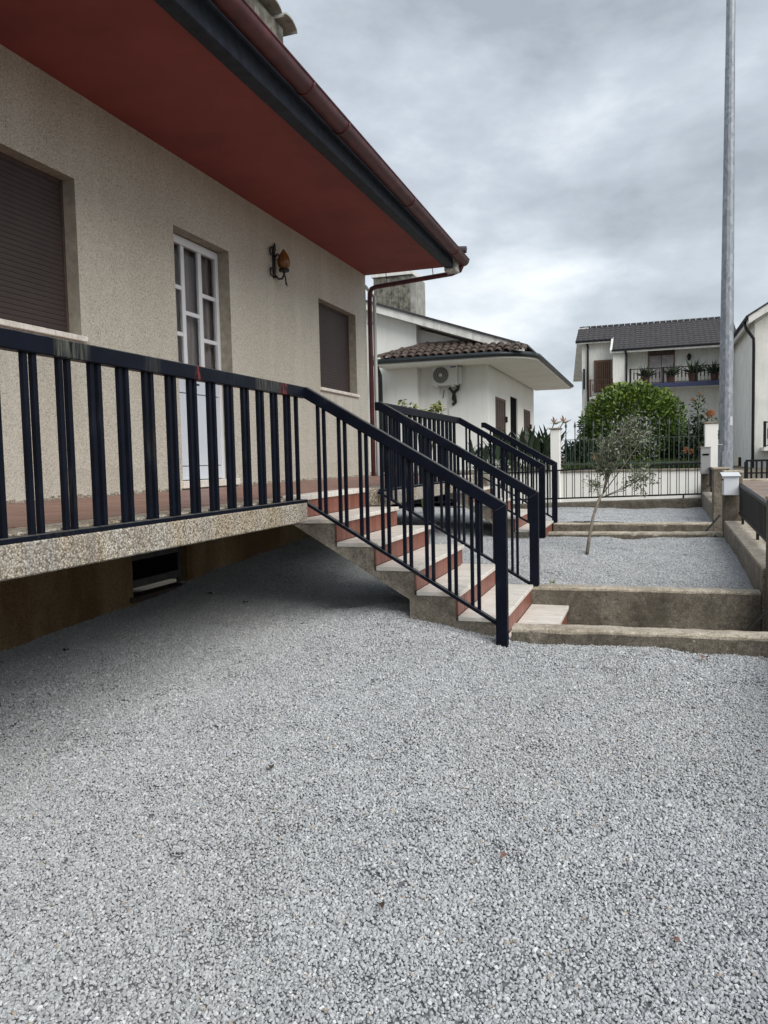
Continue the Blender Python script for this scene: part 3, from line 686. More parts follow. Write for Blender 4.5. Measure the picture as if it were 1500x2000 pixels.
for k in range(-21, 13):
    y = 2.228 + 0.1765 * k; ysA += [y, y + 0.045]
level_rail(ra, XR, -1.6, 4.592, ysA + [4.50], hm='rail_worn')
flight_rail(ra, 4.62, XR, -0.805, -0.93)
rb = thing('railing', 'dark iron railing beyond the near steps, turning along the farther terrace edge', 'railing', (XR, 7.5, -0.03))
flight_rail(rb, 6.10, XR, -0.812, -0.786)
ysB = []
for k in range(15):
    y = 6.26 + 0.1765 * k; ysB += [y, y + 0.045]
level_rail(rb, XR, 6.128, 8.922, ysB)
flight_rail(rb, 8.95, XR, -1.115, -0.70)
rc = thing('railing', 'dark iron railing on the far side of the farther steps', 'railing', (XR, 10.45, -0.03))
flight_rail(rc, 10.44, XR, -1.14, -0.648)

# ================================================================== wall lantern
lan = thing('wall_lantern', 'amber flame-shaped glass lantern on a black wrought iron wall bracket', 'lantern', (XW, 8.1, 2.3))
def scroll(cy, cz, r, a0, a1, x=XW + 0.03, n=12):
    return [(x, cy + r * (1 - 0.45 * k / n) * math.cos(a0 + (a1 - a0) * k / n), cz + r * (1 - 0.45 * k / n) * math.sin(a0 + (a1 - a0) * k / n)) for k in range(n + 1)]
br = MB().box(XW, XW + 0.022, 8.02, 8.062, 2.33, 2.65).tube([(XW + .015, 8.042, 2.64), (XW + .03, 8.042, 2.72)], [0.028, 0.008], 6)
br.tube(scroll(7.955, 2.60, 0.058, 0, 5.4), 0.010, 6).tube(scroll(7.955, 2.37, 0.058, 0.3, 5.4), 0.010, 6).tube(scroll(8.11, 2.57, 0.045, 3.1, -2.2), 0.009, 6)
br.tube([(XW + .02, 8.03, 2.56), (XW + .05, 7.95, 2.5), (XW + .05, 7.95, 2.44), (XW + .02, 8.03, 2.40)], 0.009, 6)
br.tube([(XW + 0.02, 8.05, 2.36), (XW + 0.05, 8.07, 2.32), (XW + 0.085, 8.09, 2.325), (XW + 0.105, 8.105, 2.37), (XW + 0.105, 8.105, 2.41)], 0.013, 6)
br.tube([(XW + .105, 8.105, 2.40), (XW + .11, 8.13, 2.33), (XW + .11, 8.14, 2.26)], 0.009, 6).tube([(XW + .11, 8.14, 2.30), (XW + .11, 8.165, 2.255)], 0.007, 5)
br.build('bracket', 'iron', lan)
MB().lathe((XW + 0.105, 8.105, 2.405), [(0.0, 0), (0.055, 0.0), (0.062, 0.012), (0.058, 0.03), (0.03, 0.032)], 14).build('cup', 'iron', lan)
fl = MB(); prof = [(0.042, 0.0), (0.064, 0.03), (0.072, 0.065), (0.069, 0.10), (0.056, 0.14), (0.036, 0.175), (0.017, 0.205), (0.0, 0.225)]
n = 18; vs = []
for i, (r, z) in enumerate(prof):
    for j in range(n):
        a = 2 * math.pi * j / n; rr2 = r * (1 + (0.05 if j % 2 else -0.05)); tw_ = a + i * 0.12
        vs.append((XW + 0.105 + rr2 * math.cos(tw_), 8.105 + rr2 * math.sin(tw_), 2.437 + z))
fl.quadmesh(vs, [(i * n + j, i * n + (j + 1) % n, (i + 1) * n + (j + 1) % n, (i + 1) * n + j) for i in range(len(prof) - 1) for j in range(n)]).build('flame_shade', 'amber', lan, smooth=True)

# ================================================================== kerbs and garden walls
def rough_box(x0, x1, y0, y1, z0, z1, nx=14, jit=0.004, zr=None):
    """a cast wall with slightly uneven top arrises; zr = top height at x1"""
    m = MB(); zr = z1 if zr is None else zr; vs = []
    for i in range(nx + 1):
        t = i / nx; x = x0 + (x1 - x0) * t; zt = z1 + (zr - z1) * t + rnd(-jit, jit)
        vs += [(x, y0 + rnd(-jit, jit), z0), (x, y0 + rnd(-jit, jit), zt - 0.012), (x, y0 + 0.012 + rnd(0, jit), zt), (x, y1 - 0.012 - rnd(0, jit), zt + rnd(-jit, jit) / 2), (x, y1, zt - 0.012), (x, y1, z0)]
    fs = []
    for i in range(nx):
        a = 6 * i
        for k in range(6): fs.append((a + k, a + (k + 1) % 6, a + 6 + (k + 1) % 6, a + 6 + k))
    fs += [(5, 4, 3, 2, 1, 0), tuple(range(6 * nx, 6 * nx + 6))]
    return m.quadmesh(vs, fs)
def kerb(name, label, x0, x1, y0, y1, z0, z1, zr=None, cope=0.016, group='garden kerbs', cmat='cope'):
    r = thing(name, label, 'kerb' if 'kerb' in name else 'wall', ((x0 + x1) / 2, (y0 + y1) / 2, z0), group)
    zr = z1 if zr is None else zr
    rough_box(x0, x1, y0, y1, z0, z1 - cope, zr=zr - cope).build('body', 'conc', r)
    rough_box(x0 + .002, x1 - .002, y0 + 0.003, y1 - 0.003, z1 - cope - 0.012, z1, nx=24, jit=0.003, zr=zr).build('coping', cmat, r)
    return r
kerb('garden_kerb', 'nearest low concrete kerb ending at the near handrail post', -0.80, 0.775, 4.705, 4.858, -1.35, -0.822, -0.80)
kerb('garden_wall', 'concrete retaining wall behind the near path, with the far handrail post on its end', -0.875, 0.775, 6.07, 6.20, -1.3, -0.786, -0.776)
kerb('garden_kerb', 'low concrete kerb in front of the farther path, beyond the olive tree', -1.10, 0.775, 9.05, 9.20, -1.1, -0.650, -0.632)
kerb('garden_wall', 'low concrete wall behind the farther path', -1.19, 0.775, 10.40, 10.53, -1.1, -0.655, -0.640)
fw = kerb('boundary_wall', 'low dark concrete boundary wall carrying the thin black fence', -4.0, 0.97, 12.62, 12.80, -1.2, -0.60, -0.44, group='boundary walls', cmat='conc')
def wall_y(name, label, x0, x1, y0, y1, z0, za, zb_, mat='conc'):
    r = thing(name, label, 'wall', ((x0 + x1) / 2, (y0 + y1) / 2, z0), 'boundary walls')
    MB().prism([(y0, z0), (y1, z0), (y1, zb_ - .016), (y0, za - .016)], 'x', x0, x1).build('body', 'conc_stair', r, bevel=0.006)
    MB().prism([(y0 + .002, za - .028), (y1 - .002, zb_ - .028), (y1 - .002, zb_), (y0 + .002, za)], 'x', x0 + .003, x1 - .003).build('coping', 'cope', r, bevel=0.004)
wall_y('boundary_wall', 'pale-topped concrete street wall beside the olive yard', 0.78, 0.985, 6.08, 8.998, -1.4, -0.605, -0.50)
wall_y('boundary_wall', 'short concrete street wall beyond the farther gate pillar', 0.78, 0.97, 10.655, 12.61, -1.2, -0.405, -0.352)
wall_y('boundary_wall', 'low concrete street wall to the right of the foreground gravel', 0.78, 0.985, -1.6, 4.70, -1.6, -0.85, -0.66)
# gate pillars
def pillar(label, x0, x1, y0, y1, z0, z1):
    r = thing('gate_pillar', label, 'pillar', ((x0 + x1) / 2, (y0 + y1) / 2, z0), 'concrete gate pillars')
    MB().box(x0, x1, y0, y1, z0, z1 - 0.03).build('shaft', 'conc', r, bevel=0.01)
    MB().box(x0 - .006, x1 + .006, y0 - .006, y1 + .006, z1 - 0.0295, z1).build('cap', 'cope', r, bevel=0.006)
pillar('concrete gate pillar at the right picture edge, end of the street wall', 0.80, 0.99, 5.86, 6.068, -1.4, -0.08)
pillar('concrete gate pillar behind the white mailbox', 0.775, 0.96, 9.0, 9.2, -1.2, 0.04)
pillar('tall concrete gate pillar in front of the lamp post', 0.775, 0.965, 10.45, 10.65, -1.2, 0.052)
pillar('concrete pillar carrying the grey mailbox', 0.785, 0.965, 12.82, 13.0, -1.2, 0.0)
# mailboxes
mb1 = thing('mailbox', 'white metal mailbox with sloping lid on the gate pillar', 'mailbox', (0.82, 8.9, -0.22), 'mailboxes')
MB().prism([(8.80, -0.215), (8.985, -0.215), (8.985, 0.005), (8.80, -0.012)], 'x', 0.755, 0.90).build('body', 'boxwhite', mb1, bevel=0.005)
MB().prism([(8.775, -0.018), (8.995, 0.012), (8.995, 0.024), (8.775, -0.006)], 'x', 0.735, 0.918).build('lid', 'boxwhite', mb1, bevel=0.003)
MB().box(0.748, 0.754, 8.83, 8.95, -0.06, -0.045).build('letter_slot', 'void', mb1)
mb2 = thing('mailbox', 'upright grey metal mailbox at the end of the street wall', 'mailbox', (0.83, 12.8, -0.08), 'mailboxes')
MB().box(0.765, 0.905, 12.68, 12.815, -0.085, 0.315).build('body', 'boxgrey', mb2, bevel=0.006)
MB().box(0.758, 0.912, 12.67, 12.822, 0.3155, 0.33).build('lid', 'boxgrey', mb2, bevel=0.003)
MB().box(0.79, 0.88, 12.672, 12.679, 0.20, 0.225).build('letter_slot', 'void', mb2)
# street fences
def fence_y(label, xp, y0, y1, zb0, zb1, zt0, zt1, pitch=0.075):
    r = thing('street_fence', label, 'fence', (xp, (y0 + y1) / 2, min(zb0, zb1)), 'black street fences')
    f = lambda y, a, b: a + (b - a) * (y - y0) / (y1 - y0)
    MB().prism([(y0, zt0 - .025), (y1, zt1 - .025), (y1, zt1), (y0, zt0)], 'x', xp - 0.02, xp + 0.02).build('top_bar', 'black', r)
    MB().prism([(y0, zb0), (y1, zb1), (y1, zb1 + .022), (y0, zb0 + .022)], 'x', xp - 0.012, xp + 0.012).build('bottom_bar', 'black', r)
    y = y0 + 0.04
    while y < y1 - 0.02:
        MB().prism([(y, f(y, zb0, zb1) + .02), (y + .03, f(y, zb0, zb1) + .02), (y + .03, f(y, zt0, zt1) - .024), (y, f(y, zt0, zt1) - .024)], 'x', xp - 0.008, xp + 0.008).build('bar', 'black', r); y += pitch
    for yy in (y0 + .3, (y0 + y1) / 2, y1 - .3): MB().box(xp - .012, xp + .012, yy, yy + .025, f(yy, zb0, zb1) - 0.09, f(yy, zb0, zb1)).build('foot', 'black', r)
fence_y('black slatted fence on the street wall between pillar and white mailbox', 0.93, 6.10, 8.98, -0.545, -0.425, -0.225, -0.10)
fence_y('short black slatted fence beside the grey mailbox', 0.90, 10.67, 12.80, -0.33, -0.27, -0.02, 0.02)
for a, b, lb in (((0.60, 5.80, -1.07), (0.83, 5.80, -0.80), 'thin black metal strut leaning on the pillar at the right picture edge'), ((0.66, 10.25, -0.76), (0.845, 10.3, -0.535), 'thin black metal strut leaning on the pillar by the farther path')):
    st = MB().tube([a, b], 0.012, 6).build('metal_strut', 'iron'); tag(st, lb, 'strut', 'metal struts')
# black fence with paired bars on the far boundary wall
ff = thing('garden_fence', 'thin black fence with paired bars in front of the white wall', 'fence', (-1.5, 12.7, -0.5))
zt = lambda x: 0.045 + (x - 0.0) * 0.037; zbm = lambda x: -0.422 + x * 0.028
for nm, fz, h in (('top_bar', zt, 0.024), ('bottom_bar', zbm, 0.024)):
    MB().prism([(-3.98, fz(-3.98)), (0.775, fz(0.775)), (0.775, fz(.775) + h), (-3.98, fz(-3.98) + h)], 'y', 12.69, 12.715).build(nm, 'black', ff)
x = -3.9
while x < 0.74:
    for dx in (0, 0.036): MB().box(x + dx - .0055, x + dx + .0055, 12.697, 12.708, zbm(x) + .02, zt(x) + .004).build('bar', 'black', ff)
    x += 0.131
for x in (-3.2, -1.95, -0.72, 0.52): MB().box(x - .012, x + .012, 12.69, 12.715, zbm(x) - 0.12, zbm(x)).build('foot', 'black', ff)

# ================================================================== lamp post
lp = thing('lamp_post', 'tall tapered galvanised steel lamp post behind the gate pillars', 'lamp post', (1.005, 11.5, -0.63))
def octo(z0, z1, r0, r1, name, extra=0.0):
    return MB().tube([(1.005 + 0.004 * z0, 11.5, z0), (1.005 + 0.004 * z1, 11.5, z1)], [r0, r1], 12).build(name, 'galv', lp, bevel=0.0)
octo(-0.64, 0.345, 0.098, 0.097, 'base_section'); octo(0.351, 5.30, 0.0945, 0.0625, 'lower_shaft'); octo(5.305, 9.0, 0.0605, 0.042, 'upper_shaft')
MB().box(1.04, 1.085, 11.424, 11.43, 0.60, 0.72).build('sticker', 'boxwhite', lp)
MB().tube([(0.915, 11.47, 0.42 + .03 * k) for k in range(5)], [0.012, 0.006, 0.012, 0.006, 0.012], 6).build('earth_strap', 'dplastic', lp)
MB().box(0.955, 1.055, 11.395, 11.405, -0.25, 0.25).build('access_door', 'galv', lp, bevel=0.004)
MB().tube([(1.025, 11.5, 5.296), (1.025, 11.5, 5.312)], 0.0632, 12).build('collar', 'galv', lp)
MB().tube([(1.03, 11.5, 8.9), (1.2, 11.5, 9.15), (1.9, 11.5, 9.3)], 0.03, 8).box(1.85, 2.4, 11.38, 11.62, 9.24, 9.36).build('lamp_head', 'galv', lp)

# ================================================================== white house with tiled canopy
wh = thing('white_house', 'white plastered house with tiled canopy, wide soffit and brown shutters', 'house', (-7, 24, -0.6))

YF = 20.0; XS2 = -3.95
MB().quadmesh([(-5.77, YF, -0.6), (XS2, YF, -0.6), (XS2, YF, 3.1), (-5.77, YF, 3.7)], [(0, 1, 2, 3)]).build('front_wall', 'white_wall', wh, fix=False)
sh = [(21.05, 22.75, 0.2, 1.92), (23.5, 24.85, -0.2, 2.10), (26.15, 27.75, 0.2, 1.86)]
wall_x(XS2, YF, 28.6, -0.6, 3.0, sh, .2).build('side_wall', 'white_wall', wh, fix=False)
for h_ in sh: reveals(XS2, [h_], 0.18).build('reveal', 'white_wall', wh, fix=False)
for i, (a, b, c, d) in enumerate(sh):
    if i == 1:
        MB().box(XS2 - .06, XS2 - .04, a, b, c, d).build('doorway', 'void', wh); continue
    w = MB().box(XS2 - .06, XS2 - .02, a, a + .07, c, d).box(XS2 - .06, XS2 - .02, b - .07, b, c, d).box(XS2 - .06, XS2 - .02, a + .07, b - .07, d - .07, d).build('shutter', 'frame', wh)
    k = 8
    for j in range(k): MB().box(XS2 - .055, XS2 - .03 - 0.008 * (j % 2), a + .075 + (b - a - .15) * j / k, a + .065 + (b - a - .15) * (j + 1) / k, c, d - .072).build('board', 'wood', w)
    MB().box(XS2 - .02, XS2 + .04, b - .02, b + .03, c + (d - c) * .62, c + (d - c) * .72).build('hinge', 'iron', w)
MB().box(-7.6, -6.9, 19.6, 19.699, -0.6, 4.0).build('grey_side_wall', 'grey_white', wh)
# gable roof: white rake board with thin tile edge
sl = (4.41 - 3.20) / (-7.02 + 3.5)
rk = lambda x: 3.20 + (x + 3.5) * sl
MB().prism([(-9.6, -0.6), (-5.77, -0.6), (-5.77, rk(-5.77) - .21), (-9.6, rk(-9.6) - .21)], 'y', 19.7, 28.4).build('gable_wall', 'white_wall', wh)
MB().prism([(-9.6, rk(-9.6) - .22), (-2.9, rk(-2.9) - .22), (-2.9, rk(-2.9)), (-9.6, rk(-9.6))], 'y', 19.35, 19.5).build('rake_board', 'white_trim', wh, bevel=0.01)
MB().prism([(-9.6, rk(-9.6)), (-2.8, rk(-2.8)), (-2.8, rk(-2.8) + .045), (-9.6, rk(-9.6) + .045)], 'y', 19.3, 28.6).build('roof', 'roofd', wh)
MB().prism([(-9.6, rk(-9.6) - .2), (-3.9, rk(-3.9) - .2), (-3.9, rk(-3.9) - .01), (-9.6, rk(-9.6) - .01)], 'y', 19.501, 28.5).build('roof_slab', 'white_wall', wh)
whc = MB().box(-8.45, -7.22, 24, 25.2, 3.5, 6.15).build('chimney', 'chim', wh, bevel=0.02)
MB().box(-7.219, -7.03, 24.05, 25.15, 3.5, 6.1).build('flue', 'flue', whc); MB().box(-8.5, -7.1, 23.94, 25.26, 6.152, 6.26).build('cap', 'grey_white', whc)
# canopy: flat soffit with rounded corner, gutter, barrel tiles
ex0, ex1, ey, ye, zs2, rc2 = -6.65, -2.62, 18.85, 28.7, 2.66, 1.0
arc = [(ex1 - rc2 + rc2 * math.sin(math.pi / 2 * k / 10), ey + rc2 - rc2 * math.cos(math.pi / 2 * k / 10)) for k in range(11)]
outl = [(ex0, ey)] + arc + [(ex1, ye)]
MB().prism(outl + [(-3.9, ye), (-3.9, 20.1), (ex0, 20.1)], 'z', zs2, zs2 + 0.11).build('canopy_soffit', 'white_wall', wh)
cg = MB().tube([(ex0 - .04, ey - 0.03, zs2 + .10)] + [(p[0] + 0.03 * (i / 10.0), p[1] - 0.03 * (1 - i / 10.0), zs2 + .10) for i, p in enumerate(arc)] + [(ex1 + .03, ye, zs2 + .10)], 0.065, 8).build('canopy_gutter', 'dgutter', wh, smooth=True)
MB().tube([(ex0 + .02, ey, zs2 + .05), (ex0 - .02, 19.3, 2.45), (ex0 - .1, 19.55, 2.2), (ex0 - .1, 19.6, -0.6)], 0.06, 8).build('canopy_downpipe', 'dgutter', wh, smooth=True)
zt0, zt1, yt0, yt1 = zs2 + .16, 3.20, ey + 0.02, 19.72
def roof_under():
    m = MB(); m.quadmesh([(ex0, yt0, zt0 - .02), (ex1 - .5, yt0, zt0 - .02), (ex1 - 1.6, yt1, zt1 - .02), (ex0 + 1.15, yt1, zt1 - .02)], [(0, 1, 2, 3)])
    m.quadmesh([(ex1 - .5, yt0, zt0 - .02), (ex1, yt0 + .5, zt0 - .02), (ex1, ye, zt0 - .02), (ex1 - 1.6, ye, zt1 - .02), (ex1 - 1.6, yt1, zt1 - .02)], [(0, 1, 2, 3, 4)])
    m.quadmesh([(ex0, yt0, zt0 - .02), (ex0 + 1.15, yt1, zt1 - .02), (ex0, yt1 + .4, zt0 - .02)], [(0, 1, 2)]); return m
roof_under().build('canopy_deck', 'rooft', wh, fix=False)
def barrel(r0, r1, ln, th=0.014, n=7):
    m = MB(); vs = []
    for (d, r, z) in ((0, r0, 0.0), (ln, r1, 0.0)):
        for k in range(n + 1):
            a = math.pi * k / n; vs.append((-r * math.cos(a), d, r * 0.85 * math.sin(a)))
    for k in range(n + 1):
        a = math.pi * k / n; vs.append((-(r0 - th) * math.cos(a), 0.0, (r0 - th) * 0.85 * math.sin(a)))
    k1 = n + 1; fs = [(i, k1 + i, k1 + i + 1, i + 1) for i in range(n)] + [(i, i + 1, 2 * k1 + i + 1, 2 * k1 + i) for i in range(n)]
    return m.quadmesh(vs, fs)
pitch_a = math.atan2(zt1 - zt0, yt1 - yt0)
bme, _ = barrel(0.095, 0.075, 0.36).mesh('roof_tile', 'rooft', origin=(0, 0, 0), fix=False, smooth=True)
ncol = 19; slope_len = math.hypot(yt1 - yt0, zt1 - zt0); rows = 4
for c in range(ncol):
    xx = ex0 + 0.12 + (ex1 - ex0 - 0.35) * c / (ncol - 1)
    lim = min(1.0, (xx - ex0 + .05) / 1.15, (ex1 - xx + 0.1) / 1.5)
    for r in range(rows):
        fr = r / rows
        if fr > lim: continue
        yy = yt0 - 0.05 + (yt1 - yt0) * fr; z_ = zt0 + (zt1 - zt0) * fr - 0.01 + 0.012 * (r > 0)
        inst('roof_tile', bme, (xx + rnd(-.012, .012), yy, z_), wh, rot=(pitch_a - 0.05, 0, rnd(-0.03, 0.03)))
for k in range(5):
    t0 = k / 5; inst('ridge_tile', bme, (ex0 + 0.0 + 1.15 * t0, yt0 + (yt1 - yt0) * t0, zt0 + (zt1 - zt0) * t0 + .03), wh, rot=(pitch_a * .75, 0, -0.9))
    inst('ridge_tile', bme, (ex1 - 0.35 - 1.25 * t0, yt0 + .15 + (yt1 - yt0) * t0, zt0 + (zt1 - zt0) * t0 + .04), wh, rot=(pitch_a * .7, 0, 0.95))
for k in range(6): inst('top_tile', bme, (ex0 + 1.15 + 0.3 * k, yt1, zt1 + .02), wh, rot=(0, 0, -math.pi / 2))
# air conditioner
ac = thing('air_conditioner', 'white outdoor air conditioning unit with round fan under the canopy', 'air conditioner', (-5.02, 19.8, 2.14))
MB().box(-5.36, -4.68, 19.68, 19.96, 2.15, 2.69).build('casing', 'plastic', ac, bevel=0.015)
MB().box(-4.679, -4.60, 19.75, 19.95, 2.18, 2.62).build('side_cover', 'plastic', ac, bevel=0.01)
def disc_y(cx, y, cz, r0, r1, n=24):
    m = MB(); vs = [(cx + r * math.cos(2 * math.pi * k / n), y, cz + r * math.sin(2 * math.pi * k / n)) for r in (r0, r1) for k in range(n)]
    return m.quadmesh(vs, [(k, (k + 1) % n, n + (k + 1) % n, n + k) for k in range(n)])
fan = disc_y(-5.12, 19.676, 2.42, 0.0, 0.215).build('fan_guard', 'dplastic', ac)
for r in (0.07, 0.115, 0.16, 0.205): MB().tube([(-5.12 + r * math.cos(2 * math.pi * k / 20), 19.668, 2.42 + r * math.sin(2 * math.pi * k / 20)) for k in range(21)], 0.005, 4).build('guard_ring', 'plastic', fan)
disc_y(-5.12, 19.660, 2.42, 0.0, 0.045, 14).build('fan_hub', 'plastic', fan)
MB().box(-4.86, -4.72, 19.674, 19.679, 2.60, 2.63).build('badge', 'bluemark', ac)
for xb in (-5.22, -4.80): MB().box(xb - .02, xb + .02, 19.62, 19.99, 2.11, 2.145).prism([(xb - .015, 2.11), (xb + .015, 2.11), (xb + .015, 1.95), (xb - .015, 1.95)], 'y', 19.96, 19.99).build('bracket', 'plastic', ac)
MB().tube([(-4.7, 19.9, 2.2), (-4.72, 19.9, 2.05), (-4.83, 19.92, 1.98), (-4.86, 19.94, 1.80), (-4.80, 19.95, 1.72), (-4.88, 19.95, 1.66)], 0.045, 7).tube([(-4.95, 19.9, 2.1), (-4.80, 19.88, 1.92), (-4.78, 19.9, 1.74)], 0.035, 6).build('pipe_bundle', 'iron', ac)
MB().tube([(-5.0, 19.93, 2.1), (-4.99, 19.97, 1.9), (-4.99, 19.97, -0.4)], 0.016, 6).build('condensate_pipe', 'plastic', ac)
MB().tube([(-5.1, 19.93, 2.05), (-5.14, 19.96, 1.85)], 0.012, 5).build('cable', 'iron', ac)

# ================================================================== white garden wall with spear fence
ww = thing('garden_boundary_wall', 'low white plastered wall with two tall white pillars', 'wall', (-0.6, 15.7, -0.85))
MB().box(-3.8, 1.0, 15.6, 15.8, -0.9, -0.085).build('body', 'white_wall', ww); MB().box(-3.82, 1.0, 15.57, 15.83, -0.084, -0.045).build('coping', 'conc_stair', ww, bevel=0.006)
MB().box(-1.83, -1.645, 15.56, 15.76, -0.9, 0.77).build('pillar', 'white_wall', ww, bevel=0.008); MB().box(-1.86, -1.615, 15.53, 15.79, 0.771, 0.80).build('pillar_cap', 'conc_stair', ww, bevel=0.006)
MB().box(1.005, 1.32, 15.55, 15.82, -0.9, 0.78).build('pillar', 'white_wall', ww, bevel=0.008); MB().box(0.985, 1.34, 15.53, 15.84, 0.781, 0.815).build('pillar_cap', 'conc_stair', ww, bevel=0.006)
MAT['spear'] = m_plain('green_fence_paint', (0.05, 0.068, 0.062), 0.3, 9, 0.55)
sfn = thing('spear_fence', 'dull green iron spear-topped fence on the white wall', 'fence', (-0.3, 15.7, -0.05))
MB().box(-1.643, 1.003, 15.69, 15.715, 0.06, 0.085).build('bottom_bar', 'spear', sfn); MB().box(-1.643, 1.003, 15.697, 15.709, 0.55, 0.562).build('top_bar', 'spear', sfn)
spm, _ = MB().box(-.0085, .0085, -.0085, .0085, -0.045, 0.78).quadmesh([(-.0085, 0, .78), (0, -.01, .78), (.0085, 0, .78), (0, .01, .78), (-.026, 0, .82), (0, -.014, .82), (.026, 0, .82), (0, .014, .82), (0, 0, .93)], [(0, 1, 5, 4), (1, 2, 6, 5), (2, 3, 7, 6), (3, 0, 4, 7), (4, 5, 8), (5, 6, 8), (6, 7, 8), (7, 4, 8)]).mesh('spear', 'spear', origin=(0, 0, 0))
shm, _ = MB().box(-.006, .006, -.006, .006, -0.045, 0.55).mesh('bar', 'spear', origin=(0, 0, 0))
for k in range(15):
    inst('spear', spm, (-1.54 + 0.175 * k, 15.7025, 0.0), sfn)
    inst('bar', shm, (-1.54 + 0.175 * (k + .5), 15.7025, 0.0), sfn)
# black gate fence across the street
gf = thing('picket_fence', 'black upright-bar fence in front of the white garage', 'fence', (3.0, 17.0, -0.4))
MB().box(1.86, 4.6, 16.98, 17.02, 0.045, 0.085).box(1.86, 4.6, 16.985, 17.015, -0.20, -0.17).build('rails', 'black', gf)
for k in range(28): MB().box(1.87 + .095 * k - (.018 if k % 6 else .035), 1.87 + .095 * k + (.018 if k % 6 else .035), 16.986, 17.014, -0.4, 0.045).build('picket', 'black', gf)

# ================================================================== plants
def leafcloud(mb, c, rx, ry, rz, n, ln, w, shell=0.55, lumpy=0.12, up=0.3, floor=None, sd_=0, top_tone=0.2):
    rg = random.Random(sd_)
    for i in range(n):
        d = Vector((rg.gauss(0, 1), rg.gauss(0, 1), rg.gauss(0, 1))).normalized()
        rr3 = (shell + (1 - shell) * rg.random() ** 0.6) * (1 + lumpy * mnoise.noise(d * 3.1 + Vector((sd_, 0, 0))) + lumpy * 0.6 * mnoise.noise(d * 7.7))
        p = Vector((c[0] + d.x * rx * rr3, c[1] + d.y * ry * rr3, c[2] + d.z * rz * rr3))
        if floor is not None and p.z < floor: continue
        ld = (d + Vector((rg.gauss(0, .6), rg.gauss(0, .6), rg.gauss(0, .6) + up))).normalized()
        t = min(1, max(0, 0.42 + 0.3 * mnoise.noise(p * 2.2) + rg.gauss(0, 0.17) + top_tone * max(0, rr3 - .86) * 5 * max(0, d.z + .05)))  # leaf tone gets paler and yellower towards the top and outside of the crown
        mb.leaf(p, ld, Vector((rg.gauss(0, .5), rg.gauss(0, .5), 1)), ln * rg.uniform(.7, 1.25), w * rg.uniform(.8, 1.2), t)
    return mb
bush = thing('round_bush', 'large clipped rounded bright green bush behind the spear fence', 'bush', (-0.3, 17.6, -0.06))
leafcloud(MB(), (-0.33, 17.6, 0.62), 1.14, 1.05, 1.16, 17000, 0.085, 0.05, 0.62, 0.13, 0.25, -0.02, 3, 0.8).build('crown', 'bush', bush, fix=False)
MB().tube([(-0.33, 17.6, -0.07), (-0.30, 17.6, 0.3), (-0.1, 17.5, 0.8)], [0.07, 0.06, 0.03], 8).tube([(-0.31, 17.6, 0.25), (-0.6, 17.7, 0.8)], [0.05, 0.025], 7).build('trunk', 'bark2', bush)

# olive sapling
ol = thing('olive_tree', 'small leaning olive sapling with sparse grey-green crown in the gravel', 'tree', (-0.575, 7.82, gz(-.575, 7.82)))
z0 = gz(-.575, 7.82) - 0.03
tr = MB().tube([(-0.575, 7.82, z0), (-0.545, 7.86, -0.55), (-0.515, 7.92, -0.38), (-0.47, 8.0, -0.22), (-0.43, 8.05, -0.16)], [0.019, 0.017, 0.015, 0.013, 0.011], 8)
rg = random.Random(11); tips = []
def branch(a, b, r, dep):
    a = Vector(a); b = Vector(b); m = (a + b) / 2 + Vector((rg.gauss(0, .02), rg.gauss(0, .02), rg.gauss(0, .02)))
    tr.tube([a, m, b], [r, r * .8, r * .55], 5)
    for t in (0.3, 0.45, 0.6, 0.75, 0.9, 1.0): tips.append((a + (b - a) * t, (b - a).normalized(), dep))
    if dep > 0:
        for k in range(3):
            t = rg.uniform(.4, 1.0); s = a + (b - a) * t; d = ((b - a).normalized() + Vector((rg.gauss(0, .55), rg.gauss(0, .55), rg.gauss(0.1, .4)))).normalized()
            branch(s, s + d * (b - a).length * rg.uniform(.25, .45), r * .5, dep - 1)
F0 = (-0.43, 8.05, -0.16)
for k in range(7):
    branch(F0, (-0.19 + rg.gauss(0, .075), 8.1 + rg.gauss(0, .06), 0.45 + rg.gauss(0, .09)), .006, 1)
for k in range(6):
    branch((-0.40, 8.06, -0.02), (-0.44 + rg.gauss(0, .085), 8.1 + rg.gauss(0, .06), 0.20 + rg.gauss(0, .05)), .005, 1)
for tgt in ((0.03, 8.0, 0.06), (-0.10, 8.1, -0.03), (-0.50, 8.0, -0.07), (-0.02, 8.05, 0.02)): branch((-0.46, 8.02, -0.2), tgt, .005, 1)
tr.build('trunk', 'bark', ol, smooth=True)
cr_ = MB()
for p, d, dep in tips:
    if dep == 1 and (p - Vector(F0)).length < 0.26: continue
    for k in range(6 if dep < 1 else 3):
        ld = (d * 0.5 + Vector((rg.gauss(0, .7), rg.gauss(0, .7), rg.gauss(.15, .6)))).normalized()
        cr_.leaf(p + Vector((rg.gauss(0, .03), rg.gauss(0, .03), rg.gauss(0, .03))), ld, Vector((rg.gauss(0, .6), rg.gauss(0, .6), 1)), rg.uniform(.036, .066), rg.uniform(.012, .02), min(1, max(0, rg.gauss(.5, .28))))
cr_.build('crown', 'olive', ol, fix=False)

